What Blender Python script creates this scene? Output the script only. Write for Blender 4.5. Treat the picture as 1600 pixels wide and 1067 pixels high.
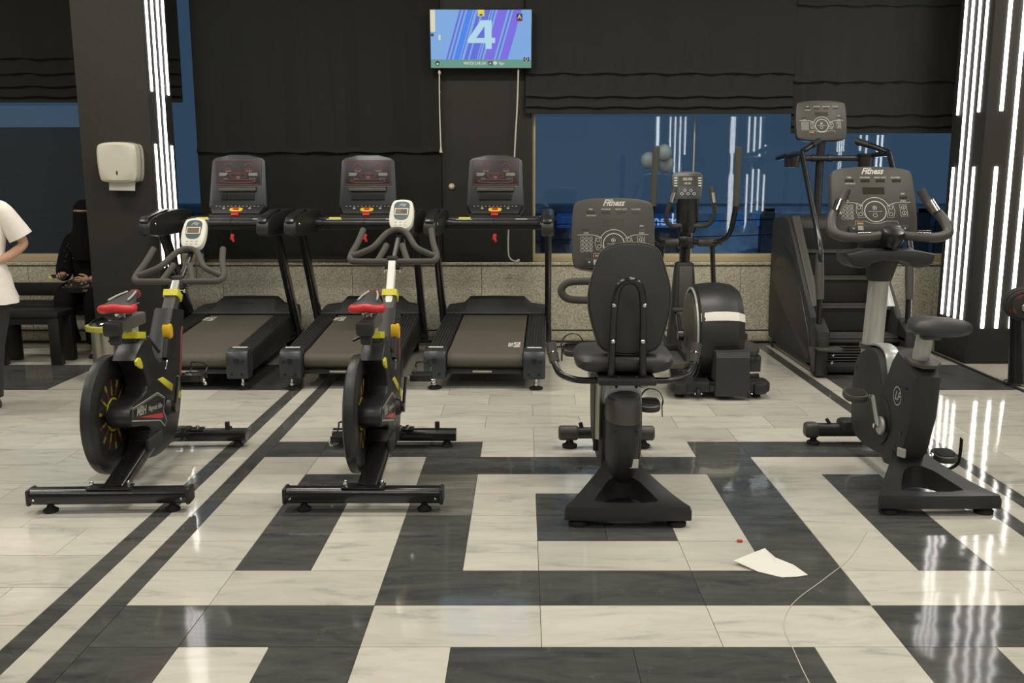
import bpy, bmesh, math, random
from mathutils import Vector, Matrix
random.seed(7)
for o in list(bpy.data.objects): bpy.data.objects.remove(o)
sc = bpy.context.scene
COL = sc.collection
PI = math.pi
def rad(a): return math.radians(a)

# ------------------------------------------------------------------ camera, world, lights, exposure
F = 1431.0
cam = bpy.data.cameras.new('camera'); cam.sensor_width = 36; cam.lens = 36*F/1600; cam.shift_x = -18/1600
co = bpy.data.objects.new('camera', cam); COL.objects.link(co)
co.location = (0, 0, 1.52); co.rotation_euler = (rad(90)-math.atan(253.5/F), 0, 0)
cam.clip_end = 200
sc.camera = co
w = bpy.data.worlds.new('world'); sc.world = w; w.use_nodes = True
bg = w.node_tree.nodes['Background']; bg.inputs[0].default_value = (0.40, 0.64, 0.92, 1); bg.inputs[1].default_value = 0.15
vs = sc.view_settings
vs.view_transform = 'Standard'; vs.look = 'None'; vs.gamma = 1; vs.use_curve_mapping = False; vs.exposure = 0.0
def area(loc, sx, sy, power, col=(1, .93, .80)):
    l = bpy.data.lights.new('ceiling_lamp', 'AREA'); l.shape = 'RECTANGLE'; l.size = sx; l.size_y = sy; l.energy = power; l.color = col
    o = bpy.data.objects.new('ceiling_lamp', l); COL.objects.link(o); o.location = loc; return o
CEIL = 4.3
LAMPS = [(x, y) for y in (-2.2, 0.6, 3.4, 5.9) for x in (-4.6, -1.6, 1.4, 4.4)]
for (x, y) in LAMPS: area((x, y, CEIL-.09), 1.2, .3, {-2.2: 26, .6: 22, 3.4: 36, 5.9: 56}[y], (1, .945, .84))

# ------------------------------------------------------------------ materials
M = {}
def mat(name, col, rough=.5, metal=0, emit=None, es=0, spec=.5, coat=0):
    m = bpy.data.materials.new(name); m.use_nodes = True
    b = m.node_tree.nodes['Principled BSDF']
    b.inputs['Base Color'].default_value = (*col, 1); b.inputs['Roughness'].default_value = rough
    b.inputs['Metallic'].default_value = metal; b.inputs['Specular IOR Level'].default_value = spec
    b.inputs['Coat Weight'].default_value = coat
    if emit: b.inputs['Emission Color'].default_value = (*emit, 1); b.inputs['Emission Strength'].default_value = es
    M[name] = m; return m
def nd(m, t, **k):
    n = m.node_tree.nodes.new(t)
    for a, v in k.items(): setattr(n, a, v)
    return n
def grain(m, scale=200, amount=.12, bump=.15, stretch=(1, 1, 1), dist=.001):
    """fine procedural colour grain + relief on a principled material"""
    nt = m.node_tree; L = nt.links; b = nt.nodes['Principled BSDF']; c = b.inputs['Base Color'].default_value[:]
    tc = nd(m, 'ShaderNodeTexCoord'); mp = nd(m, 'ShaderNodeMapping'); mp.inputs['Scale'].default_value = stretch
    nz = nd(m, 'ShaderNodeTexNoise'); nz.inputs['Scale'].default_value = scale; nz.inputs['Detail'].default_value = 3
    L.new(tc.outputs['Object'], mp.inputs[0]); L.new(mp.outputs[0], nz.inputs['Vector'])
    r = nd(m, 'ShaderNodeValToRGB')
    r.color_ramp.elements[0].position = .3; r.color_ramp.elements[1].position = .7
    r.color_ramp.elements[0].color = (*[x*(1-amount) for x in c[:3]], 1); r.color_ramp.elements[1].color = (*[min(1, x*(1+amount)) for x in c[:3]], 1)
    L.new(nz.outputs['Fac'], r.inputs[0]); L.new(r.outputs[0], b.inputs['Base Color'])
    if bump:
        bp = nd(m, 'ShaderNodeBump'); bp.inputs['Strength'].default_value = bump; bp.inputs['Distance'].default_value = dist
        L.new(nz.outputs['Fac'], bp.inputs['Height']); L.new(bp.outputs[0], b.inputs['Normal'])
    return m
grain(mat('black_plastic', (.022, .022, .021), .42), 350, .2, .12)
grain(mat('black_plastic_matte', (.03, .03, .028), .6), 350, .2, .2)
grain(mat('grey_plastic', (.066, .064, .056), .45), 400, .12, .12)
grain(mat('grey_plastic_light', (.10, .10, .092), .5), 400, .12, .1)
grain(mat('black_paint', (.012, .012, .012), .25, coat=.3), 300, .2, .05)
grain(mat('shell_black', (.013, .013, .0145), .42), 300, .2, .08)
grain(mat('dark_steel', (.05, .05, .052), .32, .6), 300, .2, .05)
grain(mat('treadmill_cap', (.045, .05, .055), .35, .3), 300, .15, .05)
grain(mat('rubber', (.018, .018, .017), .75), 500, .3, .4)
grain(mat('foam_grip', (.075, .073, .064), .85), 700, .2, .5)
grain(mat('seat_vinyl', (.042, .042, .037), .45), 900, .15, .3)
grain(mat('belt', (.098, .088, .066), .7), 120, .16, .3, (1, .5, 1))
mat('chrome', (.75, .75, .73), .12, 1)
grain(mat('brushed_steel', (.55, .53, .47), .28, 1), 60, .08, .05, (1, 1, .05))
mat('silver_paint', (.50, .51, .48), .33, .35)
mat('silver_blue', (.66, .71, .78), .35, .3)
mat('white_plastic', (.78, .77, .68), .35)
mat('white_enamel', (.85, .85, .80), .3)
mat('cream_plastic', (.62, .60, .50), .25, coat=.4)
mat('tissue', (.8, .79, .72), .9)
mat('yellow', (.72, .66, .05), .45); mat('amber', (.85, .52, .02), .4); mat('bin_rim', (.50, .50, .09), .5)
mat('yellow_dull', (.42, .36, .04), .5); mat('red', (.62, .03, .035), .45); mat('red_dull', (.16, .012, .012), .5); mat('orange', (.85, .32, .05), .5)
mat('ink_white', (.80, .79, .72), .5); mat('ink_red', (.24, .055, .05), .5); mat('ink_grey', (.42, .42, .38), .5)
mat('lcd', (.045, .042, .028), .2); mat('lcd_brown', (.20, .15, .10), .2); mat('glossy_black', (.012, .010, .012), .3); mat('display_black', (.014, .010, .012), .42)
mat('steel_blue', (.06, .10, .12), .4)
mat('led', (1, 1, 1), .4, emit=(1, .97, .92), es=6)
mat('lamp_panel', (.9, .9, .9), .5, emit=(1, .93, .8), es=3)
grain(mat('wall_black', (.034, .033, .027), .75), 40, .08, .1)
grain(mat('wall_far', (.22, .22, .20), .8), 20, .1, .1)
grain(mat('ceiling_black', (.06, .06, .055), .85), 20, .1, .1)
grain(mat('blind', (.028, .0285, .0245), .8), 600, .25, .3); grain(mat('blind_dark', (.0175, .018, .0152), .8), 600, .25, .3)  # same fabric twice; the darker copy carries the dimmer light in its colour
grain(mat('frame_tan', (.60, .50, .30), .45, .3), 200, .08, .05)
grain(mat('carpet', (.36, .35, .28), .95), 500, .2, .6, dist=.004)
grain(mat('bench_wood', (.010, .010, .009), .5), 60, .3, .1, (1, 10, 10))
grain(mat('skin', (.56, .33, .23), .55), 90, .06, .05); grain(mat('tee', (.90, .85, .78), .9), 25, .03, .3, dist=.01)
grain(mat('trouser', (.035, .033, .035), .9), 200, .2, .3); grain(mat('black_cloth', (.007, .007, .007), .95), 300, .2, .3)
grain(mat('hair', (.02, .013, .01), .6), 120, .3, .5, (8, 8, 1)); mat('print_cloth', (.30, .22, .12), .9)
mat('eye', (.8, .8, .78), .2); mat('pupil', (.01, .01, .01), .2); mat('lip', (.35, .12, .1), .5); mat('cord', (.62, .60, .52), .6)
mat('grout', (.16, .15, .13), .9); mat('balloon', (.20, .26, .28), .45)
for q in ('blind', 'blind_dark', 'black_cloth', 'wall_black'): M[q].node_tree.nodes['Principled BSDF'].inputs['Specular IOR Level'].default_value = .15 if q != 'wall_black' else .3
m = M['print_cloth']; grain(m, 22, .1, .2); e = [n for n in m.node_tree.nodes if n.type == 'VALTORGB'][0].color_ramp.elements; e[0].position = .56; e[0].color = (.008, .008, .008, 1); e[1].position = .60; e[1].color = (.30, .22, .12, 1)
# speckled granite
m = mat('granite', (.3, .28, .22), .55); nt = m.node_tree; L = nt.links; b = nt.nodes['Principled BSDF']
tc = nd(m, 'ShaderNodeTexCoord'); vo = nd(m, 'ShaderNodeTexNoise'); vo.inputs['Scale'].default_value = 95; vo.inputs['Detail'].default_value = 5; vo.inputs['Roughness'].default_value = .8
L.new(tc.outputs['Object'], vo.inputs['Vector']); r = nd(m, 'ShaderNodeValToRGB'); e = r.color_ramp.elements
e[0].position = .38; e[0].color = (.26, .245, .185, 1); e[1].position = .62; e[1].color = (.82, .77, .60, 1)
e2 = e.new(.5); e2.color = (.53, .50, .38, 1)
L.new(vo.outputs['Fac'], r.inputs[0]); L.new(r.outputs[0], b.inputs['Base Color'])
# marble: veined, each tile gets its own offset and tone
def marble(name, base, vein, dark, rough):
    m = mat(name, base, rough, spec=.5); nt = m.node_tree; L = nt.links; b = nt.nodes['Principled BSDF']
    tc = nd(m, 'ShaderNodeTexCoord'); oi = nd(m, 'ShaderNodeObjectInfo')
    mul = nd(m, 'ShaderNodeMath', operation='MULTIPLY'); mul.inputs[1].default_value = 37.0; L.new(oi.outputs['Random'], mul.inputs[0])
    mp = nd(m, 'ShaderNodeMapping'); mp.inputs['Scale'].default_value = (.8, 3.2, 1); mp.inputs['Rotation'].default_value = (0, 0, .25)
    L.new(tc.outputs['Object'], mp.inputs[0])
    n1 = nd(m, 'ShaderNodeTexNoise', noise_dimensions='4D'); n1.inputs['Scale'].default_value = 2.6; n1.inputs['Detail'].default_value = 8; n1.inputs['Distortion'].default_value = 1.6
    n1.inputs['Roughness'].default_value = .62
    L.new(mp.outputs[0], n1.inputs['Vector']); L.new(mul.outputs[0], n1.inputs['W'])
    r = nd(m, 'ShaderNodeValToRGB'); e = r.color_ramp.elements
    e[0].position = .30; e[0].color = (*vein, 1); e[1].position = .62; e[1].color = (*dark, 1)
    x = e.new(.45); x.color = (*base, 1)
    L.new(n1.outputs['Fac'], r.inputs[0])
    hsv = nd(m, 'ShaderNodeHueSaturation'); mr = nd(m, 'ShaderNodeMapRange'); mr.inputs[3].default_value = .90; mr.inputs[4].default_value = 1.08
    L.new(oi.outputs['Random'], mr.inputs[0]); L.new(mr.outputs[0], hsv.inputs['Value']); L.new(r.outputs[0], hsv.inputs['Color'])
    last = hsv.outputs[0]
    if name != 'marble_white':   # dry scuffs on the dark stone
        n3 = nd(m, 'ShaderNodeTexNoise'); n3.inputs['Scale'].default_value = 9; n3.inputs['Detail'].default_value = 10; n3.inputs['Roughness'].default_value = .75
        L.new(tc.outputs['Object'], n3.inputs['Vector']); rr = nd(m, 'ShaderNodeValToRGB')
        rr.color_ramp.elements[0].position = .58; rr.color_ramp.elements[0].color = (0, 0, 0, 1); rr.color_ramp.elements[1].position = .82; rr.color_ramp.elements[1].color = (.6, .6, .6, 1)
        L.new(n3.outputs['Fac'], rr.inputs[0]); mx = nd(m, 'ShaderNodeMixRGB'); mx.inputs[2].default_value = (.22, .22, .20, 1)
        L.new(rr.outputs[0], mx.inputs[0]); L.new(last, mx.inputs[1]); last = mx.outputs[0]
    L.new(last, b.inputs['Base Color'])
    n2 = nd(m, 'ShaderNodeTexNoise'); n2.inputs['Scale'].default_value = 7.5; n2.inputs['Detail'].default_value = 1
    L.new(tc.outputs['Object'], n2.inputs['Vector']); bp = nd(m, 'ShaderNodeBump'); bp.inputs['Strength'].default_value = .16; bp.inputs['Distance'].default_value = .004
    L.new(n2.outputs['Fac'], bp.inputs['Height']); L.new(bp.outputs[0], b.inputs['Normal'])
marble('marble_white', (.575, .56, .485), (.40, .40, .355), (.63, .61, .525), .075)
marble('marble_dark', (.075, .078, .072), (.045, .048, .046), (.10, .102, .093), .07)
marble('marble_grey', (.17, .17, .15), (.14, .14, .125), (.24, .235, .20), .1)
# window glass
m = bpy.data.materials.new('glass'); m.use_nodes = True; nt = m.node_tree; nt.nodes.clear(); L = nt.links; M['glass'] = m
ou = nt.nodes.new('ShaderNodeOutputMaterial'); mx = nt.nodes.new('ShaderNodeMixShader'); tr = nt.nodes.new('ShaderNodeBsdfTransparent'); gl = nt.nodes.new('ShaderNodeBsdfGlossy')
tr.inputs[0].default_value = (.72, .82, .90, 1); gl.inputs['Roughness'].default_value = .02; gl.inputs['Color'].default_value = (.9, .95, 1, 1)
fr = nt.nodes.new('ShaderNodeFresnel'); fr.inputs[0].default_value = 1.7
L.new(fr.outputs[0], mx.inputs[0]); L.new(tr.outputs[0], mx.inputs[1]); L.new(gl.outputs[0], mx.inputs[2]); L.new(mx.outputs[0], ou.inputs[0])
def emi(name, col, s):
    m = mat(name, (.01, .01, .01), .5, emit=col, es=s)
for n_, c_, s_ in (('scr_sky', (.24, .50, .95), .72), ('scr_blue', (.10, .14, .72), .9), ('scr_violet', (.18, .14, .78), .9), ('scr_mid', (.05, .22, .85), .9), ('scr_white', (.50, .80, .95), .8),
                   ('scr_green', (.13, .34, .26), .8), ('scr_dark', (.02, .03, .08), .6), ('scr_yellow', (.75, .65, .08), .9), ('scr_cream', (.75, .68, .5), .9), ('scr_red', (.8, .05, .1), .8),
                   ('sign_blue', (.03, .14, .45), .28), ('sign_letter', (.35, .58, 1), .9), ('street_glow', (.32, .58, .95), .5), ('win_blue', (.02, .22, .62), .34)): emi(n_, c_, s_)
grain(mat('facade', (.26, .33, .40), .9), 3, .3, .1); grain(mat('asphalt', (.05, .05, .055), .9), 30, .2, .1)

# ------------------------------------------------------------------ mesh helpers: a shape is (verts, faces)
def X_(sh, m):
    return ([m @ Vector(v) for v in sh[0]], sh[1])
def TR(x=0, y=0, z=0, rx=0, ry=0, rz=0):
    return Matrix.Translation((x, y, z)) @ Matrix.Rotation(rad(rz), 4, 'Z') @ Matrix.Rotation(rad(ry), 4, 'Y') @ Matrix.Rotation(rad(rx), 4, 'X')
def at(sh, x=0, y=0, z=0, rx=0, ry=0, rz=0): return X_(sh, TR(x, y, z, rx, ry, rz))
_bc = {}
def box(cx, cy, cz, sx, sy, sz, r=0, seg=2, rx=0, ry=0, rz=0):
    if r <= 0:
        a, b, c = sx/2, sy/2, sz/2
        v = [(-a,-b,-c),(a,-b,-c),(a,b,-c),(-a,b,-c),(-a,-b,c),(a,-b,c),(a,b,c),(-a,b,c)]
        f = [(3,2,1,0),(4,5,6,7),(0,1,5,4),(1,2,6,5),(2,3,7,6),(3,0,4,7)]
    else:
        k = (round(sx,4), round(sy,4), round(sz,4), r, seg)
        if k not in _bc:
            bm = bmesh.new(); bmesh.ops.create_cube(bm, size=1, matrix=Matrix.Diagonal((sx, sy, sz, 1)))
            bmesh.ops.bevel(bm, geom=bm.edges[:], offset=min(r, min(sx, sy, sz)*.49), segments=seg, profile=.5, affect='EDGES')
            _bc[k] = ([tuple(v.co) for v in bm.verts], [tuple(q.index for q in f.verts) for f in bm.faces]); bm.free()
        v, f = _bc[k]
    return at((v, f), cx, cy, cz, rx, ry, rz)
def smooth_path(p, k=6, closed=False):
    p = [Vector(q) for q in p]; n = len(p)
    if n < 3: return p
    out = []
    for i in range(n if closed else n-1):
        g = (lambda j: p[j % n]) if closed else (lambda j: p[min(max(j, 0), n-1)])
        a, b, c, d = g(i-1), g(i), g(i+1), g(i+2)
        for s in range(k):
            t = s/k
            out.append(.5*((2*b)+(-a+c)*t+(2*a-5*b+4*c-d)*t*t+(-a+3*b-3*c+d)*t**3))
    if not closed: out.append(p[-1])
    return out
def tube(p, r, n=10, k=0, sec=None, closed=False, up=None, caps=True):
    """sweep a circle (or the 2D section sec) along p; r scalar or one per given point"""
    rs = r if isinstance(r, (list, tuple)) else None
    if k:
        q = smooth_path(p, k, closed)
        if rs:
            rr = [x[0] for x in smooth_path([(a, 0, 0) for a in rs], k, closed)] if len(rs) > 2 else [rs[0]+(rs[1]-rs[0])*i/(len(q)-1) for i in range(len(q))]
        p = q
    else:
        p = [Vector(q) for q in p]; rr = rs
    n_ = len(p); v = []; f = []
    T = []
    for i in range(n_):
        a = p[(i-1) % n_] if closed else p[max(i-1, 0)]; b = p[(i+1) % n_] if closed else p[min(i+1, n_-1)]
        t = (b-a); T.append(t.normalized() if t.length > 1e-9 else Vector((0, 0, 1)))
    u = Vector(up) if up else (Vector((0, 0, 1)) if abs(T[0].z) < .9 else Vector((0, 1, 0)))
    u = (u-T[0]*u.dot(T[0])).normalized()
    s2 = sec or [(math.cos(2*PI*j/n), math.sin(2*PI*j/n)) for j in range(n)]; m_ = len(s2)
    for i in range(n_):
        u = (u-T[i]*u.dot(T[i])).normalized(); w_ = T[i].cross(u)
        ra = rr[i] if rs else (1 if sec and r is None else r)
        for (a, b) in s2: v.append(p[i]+u*(b*ra)+w_*(a*ra))
    for i in range(n_ if closed else n_-1):
        for j in range(m_):
            a = i*m_+j; b = i*m_+(j+1) % m_; c = ((i+1) % n_)*m_+(j+1) % m_; d = ((i+1) % n_)*m_+j
            f.append((a, b, c, d))
    if caps and not closed:
        f.append(tuple(range(m_))[::-1]); f.append(tuple((n_-1)*m_+j for j in range(m_)))
    return (v, f)
def rsec(w, h, r=.006, s=2):
    o = []
    for (sx, sy, a0) in ((1, 1, 0), (-1, 1, 90), (-1, -1, 180), (1, -1, 270)):
        for i in range(s+1):
            a = rad(a0+90*i/s); o.append((sx*(w/2-r)+r*math.cos(a), sy*(h/2-r)+r*math.sin(a)))
    return o
def bar(a, b, w, h, r=.006, up=None): return tube([a, b], None, sec=rsec(w, h, r), up=up)
def cyl(a, b, r, n=16, r2=None, ch=0):
    a = Vector(a); b = Vector(b)
    if ch:
        d = (b-a).normalized()*ch
        return tube([a, a+d, b-d, b], [r-ch, r, r2 or r, (r2 or r)-ch], n)
    return tube([a, b], [r, r2 if r2 is not None else r], n)
def lathe(prof, n=24):
    v = []; f = []
    for (r, z) in prof:
        for j in range(n): v.append((r*math.cos(2*PI*j/n), r*math.sin(2*PI*j/n), z))
    for i in range(len(prof)-1):
        for j in range(n): f.append((i*n+j, i*n+(j+1) % n, (i+1)*n+(j+1) % n, (i+1)*n+j))
    if prof[0][0] > 1e-6: f.append(tuple(range(n))[::-1])
    if prof[-1][0] > 1e-6: f.append(tuple((len(prof)-1)*n+j for j in range(n)))
    return (v, f)
def lx(prof, x=0, y=0, z=0, n=24):  # lathe about the x axis
    return at(lathe(prof, n), x, y, z, ry=90)
def offs(p, d):
    n = len(p); A = sum(p[i][0]*p[(i+1) % n][1]-p[(i+1) % n][0]*p[i][1] for i in range(n)); s = 1 if A > 0 else -1
    o = []
    for i in range(n):
        a, b, c = Vector(p[i-1]), Vector(p[i]), Vector(p[(i+1) % n])
        e1 = (b-a).normalized(); e2 = (c-b).normalized()
        n1 = Vector((-e1.y, e1.x))*s; n2 = Vector((-e2.y, e2.x))*s
        m_ = (n1+n2); L_ = m_.length
        m_ = m_/L_ if L_ > .1 else n1
        o.append(tuple(b+m_*d/max(.5, m_.dot(n1))))
    return o
def chaikin(p, it=2, keep=.25):
    for _ in range(it):
        q = []
        for i in range(len(p)):
            a, b = Vector(p[i]), Vector(p[(i+1) % len(p)])
            q += [tuple(a.lerp(b, keep)), tuple(a.lerp(b, 1-keep))]
        p = q
    return p
def prism(p, a, b, axis='x', r=0, soft=0, seg=1):
    """extrude outline p; axis x: p=(y,z); y: p=(x,z); z: p=(x,y)"""
    if soft: p = chaikin(p, soft)
    lv = [(a, 0), (b, 0)]
    if r > 0: lv = [(a, r), (a+r*.3, r*.3), (a+r, 0), (b-r, 0), (b-r*.3, r*.3), (b, r)]
    v = []; f = []; n = len(p)
    for (h, d) in lv:
        for q in (offs(p, d) if d else p):
            v.append({'x': (h, q[0], q[1]), 'y': (q[0], h, q[1]), 'z': (q[0], q[1], h)}[axis])
    for i in range(len(lv)-1):
        for j in range(n): f.append((i*n+j, i*n+(j+1) % n, (i+1)*n+(j+1) % n, (i+1)*n+j))
    f.append(tuple(range(n))[::-1]); f.append(tuple((len(lv)-1)*n+j for j in range(n)))
    return (v, f)
def loft(rings, caps=True, closed=True):
    n = len(rings[0]); v = [q for r in rings for q in r]; f = []
    for i in range(len(rings)-1):
        for j in range(n if closed else n-1): f.append((i*n+j, i*n+(j+1) % n, (i+1)*n+(j+1) % n, (i+1)*n+j))
    if caps: f.append(tuple(range(n))[::-1]); f.append(tuple((len(rings)-1)*n+j for j in range(n)))
    return (v, f)
def oval(cx, cy, z, a, b, n=20, p=2.0, rz=0):
    o = []
    for j in range(n):
        t = 2*PI*j/n; c, s = math.cos(t), math.sin(t)
        x = a*math.copysign(abs(c)**(2/p), c); y = b*math.copysign(abs(s)**(2/p), s)
        o.append((cx+x*math.cos(rz)-y*math.sin(rz), cy+x*math.sin(rz)+y*math.cos(rz), z))
    return o
def ball(x, y, z, a, b=None, c=None, n=16, m_=10):
    b = b or a; c = c or a
    pr = [(math.sin(PI*i/m_), -math.cos(PI*i/m_)) for i in range(m_+1)]
    pr[0] = (1e-7, -1); pr[-1] = (1e-7, 1)
    v, f = lathe(pr, n); return ([(x+p[0]*a, y+p[1]*b, z+p[2]*c) for p in v], f)
# flat print in a plane (x right, y up), lifted to thickness t
def quad(x0, y0, x1, y1, t=.0006): return box((x0+x1)/2, (y0+y1)/2, t/2, abs(x1-x0), abs(y1-y0), t)
def stroke(p, wd, closed=False, t=.0006):
    n = len(p); v = []; f = []
    for i in range(n):
        a = Vector(p[(i-1) % n] if closed or i else p[0]); b = Vector(p[(i+1) % n] if closed or i < n-1 else p[-1])
        d = (b-a).normalized(); q = Vector((-d.y, d.x))*wd/2; c = Vector(p[i])
        v += [(c.x+q.x, c.y+q.y, t), (c.x-q.x, c.y-q.y, t)]
    for i in range(n if closed else n-1):
        j = (i+1) % n; f.append((2*i, 2*i+1, 2*j+1, 2*j))
    return (v, f)
def ring(cx, cy, r, wd, a0=0, a1=360, n=28):
    full = abs(a1-a0) >= 360
    return stroke([(cx+r*math.cos(rad(a0+(a1-a0)*i/n)), cy+r*math.sin(rad(a0+(a1-a0)*i/n))) for i in range(n+(0 if full else 1))], wd, full)
def poly2(p, t=.0006): return ([(x, y, t) for x, y in p], [tuple(range(len(p)))])
_tx = {}
def text(s, size, x=0, y=0, shear=0, bold=0, sx=1, t=.0006, ext=0):
    k = (s, shear, bold, ext)
    if k not in _tx:
        c = bpy.data.curves.new('t', 'FONT'); c.body = s; c.size = 1; c.align_x = 'CENTER'; c.align_y = 'CENTER'; c.shear = shear; c.offset = bold; c.resolution_u = 2; c.extrude = ext
        o = bpy.data.objects.new('t', c); COL.objects.link(o)
        me = o.to_mesh(); _tx[k] = ([tuple(v.co) for v in me.vertices], [tuple(p.vertices) for p in me.polygons])
        o.to_mesh_clear(); bpy.data.objects.remove(o); bpy.data.curves.remove(c)
    v, f = _tx[k]
    return ([(x+a[0]*size*sx, y+a[1]*size, t+a[2]*size) for a in v], f)

def mesh(name, shapes, mats, ang=38):
    """shapes: list of shape or (shape, material index)"""
    me = bpy.data.meshes.new(name); V = []; Fc = []; mi = []
    for s in shapes:
        if len(s) == 2 and isinstance(s[1], int): sh, k = s
        else: sh, k = s, 0
        o = len(V); V += [tuple(v) for v in sh[0]]; Fc += [tuple(i+o for i in f) for f in sh[1]]; mi += [k]*len(sh[1])
    me.from_pydata(V, [], Fc)
    for m_ in (mats if isinstance(mats, (list, tuple)) else [mats]): me.materials.append(M[m_])
    me.polygons.foreach_set('material_index', mi)
    bm = bmesh.new(); bm.from_mesh(me); bmesh.ops.recalc_face_normals(bm, faces=bm.faces); bm.to_mesh(me); bm.free()
    me.polygons.foreach_set('use_smooth', [True]*len(me.polygons))
    me.set_sharp_from_angle(angle=rad(ang)); me.update()
    return me
def part(name, parent, mats, *shapes, label=None, kind=None, ang=38):
    o = bpy.data.objects.new(name, mesh(name, shapes, mats, ang)); COL.objects.link(o); o.parent = parent
    if label: o['label'] = label
    if kind: o['kind'] = kind
    return o
def pieces(name, parent, mats, *shapes, label=None, ang=38):
    return [part(name, parent, mats, q, label=label, ang=ang) for q in shapes]
def thing(name, label, cat, loc=(0, 0, 0), rz=0, group=None):
    o = bpy.data.objects.new(name, None); COL.objects.link(o); o.location = loc; o.rotation_euler = (0, 0, rad(rz))
    o.empty_display_size = .1; o['label'] = label; o['category'] = cat
    if group: o['group'] = group
    return o
def one(name, label, cat, mats, *shapes, group=None, ang=38):
    o = part(name, None, mats, *shapes, ang=ang); o['label'] = label; o['category'] = cat
    if group: o['group'] = group
    return o
def struct(name, mats, *shapes, ang=38):
    o = part(name, None, mats, *shapes, ang=ang); o['kind'] = 'structure'; return o
def dup(r, loc, rz, label):
    c = r.copy(); COL.objects.link(c); c.location = loc; c.rotation_euler = (0, 0, rad(rz)); c['label'] = label
    for ch in list(r.children):
        d = ch.copy(); COL.objects.link(d); d.parent = c
        for g in list(ch.children):
            e = g.copy(); COL.objects.link(e); e.parent = d
    return c

# ================================================================== FLOOR
YW = 8.55       # back wall plane
XC = 3.62       # edge between marble and carpet
floor = struct('floor', 'grout', box(0, 1.2, -.055, 14, 14.8, .10))
tm = {}
def tile(x0, x1, y0, y1, c):
    g = .0012; k = (round(x1-x0, 3), round(y1-y0, 3), c)
    if k not in tm: tm[k] = mesh('tile', [box(0, 0, -.004, k[0]-2*g, k[1]-2*g, .008)], {'w': 'marble_white', 'd': 'marble_dark', 'g': 'marble_grey'}[c])
    o = bpy.data.objects.new('tile', tm[k]); COL.objects.link(o); o.parent = floor; o.location = ((x0+x1)/2, (y0+y1)/2, 0)
def run_x(x0, x1, y0, y1, c, L_=.6, off=0.0):
    """split a band into tiles L_ long, joints at off + k*L_"""
    k = math.floor((x0-off)/L_+1e-6)+1; xs = [x0]
    while off+k*L_ < x1-1e-3:
        if off+k*L_-xs[-1] > .04 and x1-(off+k*L_) > .04: xs.append(off+k*L_)
        k += 1
    xs.append(x1)
    for a, b in zip(xs, xs[1:]): tile(a, b, y0, y1, c)
TX, TY = -.54, 3.10      # the meander's grid, 30 cm squares
# rows: r -> colour of columns c=-3..8 ; the design mirrors about x=.36 (c <-> 5-c)
def row_colours(r):
    W, D = 'w', 'd'
    if r in (-1, 6): left = {-3: D, -2: D, -1: D, 0: W if r == -1 else D, 1: W, 2: W}
    elif r == 0: left = {-3: W, -2: W, -1: W, 0: D, 1: D, 2: D}
    elif r in (1, 4): left = {-3: W, -2: D, -1: W, 0: D, 1: W, 2: W}
    elif r in (2, 3): left = {-3: W, -2: D, -1: W, 0: D, 1: W, 2: D}
    elif r == 5: left = {-3: W, -2: W, -1: W, 0: D, 1: D, 2: D}
    elif r == -2: left = {-3: D, -2: W, -1: D, 0: W, 1: D, 2: D}
    else: left = {c: W for c in range(-3, 3)}
    return lambda c: left[c] if c <= 2 else left[5-c]
# vertical runs of the bands are laid as tiles 30 x 60, the rest in rows
for r in range(-2, 12):
    fn = row_colours(r); y0, y1 = TY+.3*r, TY+.3*(r+1)
    if r == 11: y1 = TY+.3*11+.17
    vertical = set()
    if r in (1, 2, 3, 4): vertical = {-2, 0, 5, 7, -1, 6}
    c = -3
    while c <= 8:
        if c in vertical:
            if r in (1, 3): tile(TX+.3*c, TX+.3*(c+1), y0, y1+.3, 'g' if (c == 0 and r == 3) else fn(c))
            c += 1; continue
        e = c
        while e+1 <= 8 and fn(e+1) == fn(c) and (e+1) not in vertical: e += 1
        run_x(TX+.3*c, TX+.3*(e+1), y0, y1, fn(c), .6, .06 if r % 2 or r in (0, 6) else .36)
        c = e+1
for k in range(-2, 12):      # the double stripe either side, and the strips between
    y0, y1 = TY+.3*k, TY+.3*(k+1)
    for (a, b, cc) in ((-1.525, -1.44, 'd'), (-1.63, -1.525, 'w'), (-1.715, -1.63, 'd')):
        if k % 2 == 0 and k < 11: tile(a, b, y0, min(y1+.3, 6.57), cc); tile(.72-b, .72-a, y0, min(y1+.3, 6.57), cc)
for (a, b, cc) in ((-1.525, -1.44, 'd'), (-1.63, -1.525, 'w'), (-1.715, -1.63, 'd')):
    for q in (6.57, 7.17, 7.77): tile(a, b, q, min(q+.6, YW), cc); tile(.72-b, .72-a, q, min(q+.6, YW), cc)
for k in range(7):
    q = 6.57+.3*k
    run_x(-1.44, 2.16, q, min(q+.3, YW), 'w', .6, .3*(k % 2))
# outer fields
k = 0; q = 2.65
while q < 6.5:
    e = min(q+.3, 6.57)
    run_x(-5.6, -1.715, q, e, 'w', .6, .17+.3*(k % 2))
    run_x(2.435, XC, q, e, 'w', .6, .3*(k % 2))
    k += 1; q += .3
for (a, b, cc) in ((-5.6, -3.5, 'd'), (-3.5, -2.9, 'w'), (-2.9, -1.715, 'd'), (2.435, XC, 'd')):
    run_x(a, b, 6.57, 7.02, cc, .6, .1); run_x(a, b, 7.02, 7.47, cc, .6, .4)
for k in range(4):
    q = 7.47+.27*k
    run_x(-5.6, -1.715, q, q+.27, 'w', .6, .3*(k % 2)); run_x(2.435, XC, q, q+.27, 'w', .6, .1+.3*(k % 2))
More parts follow.
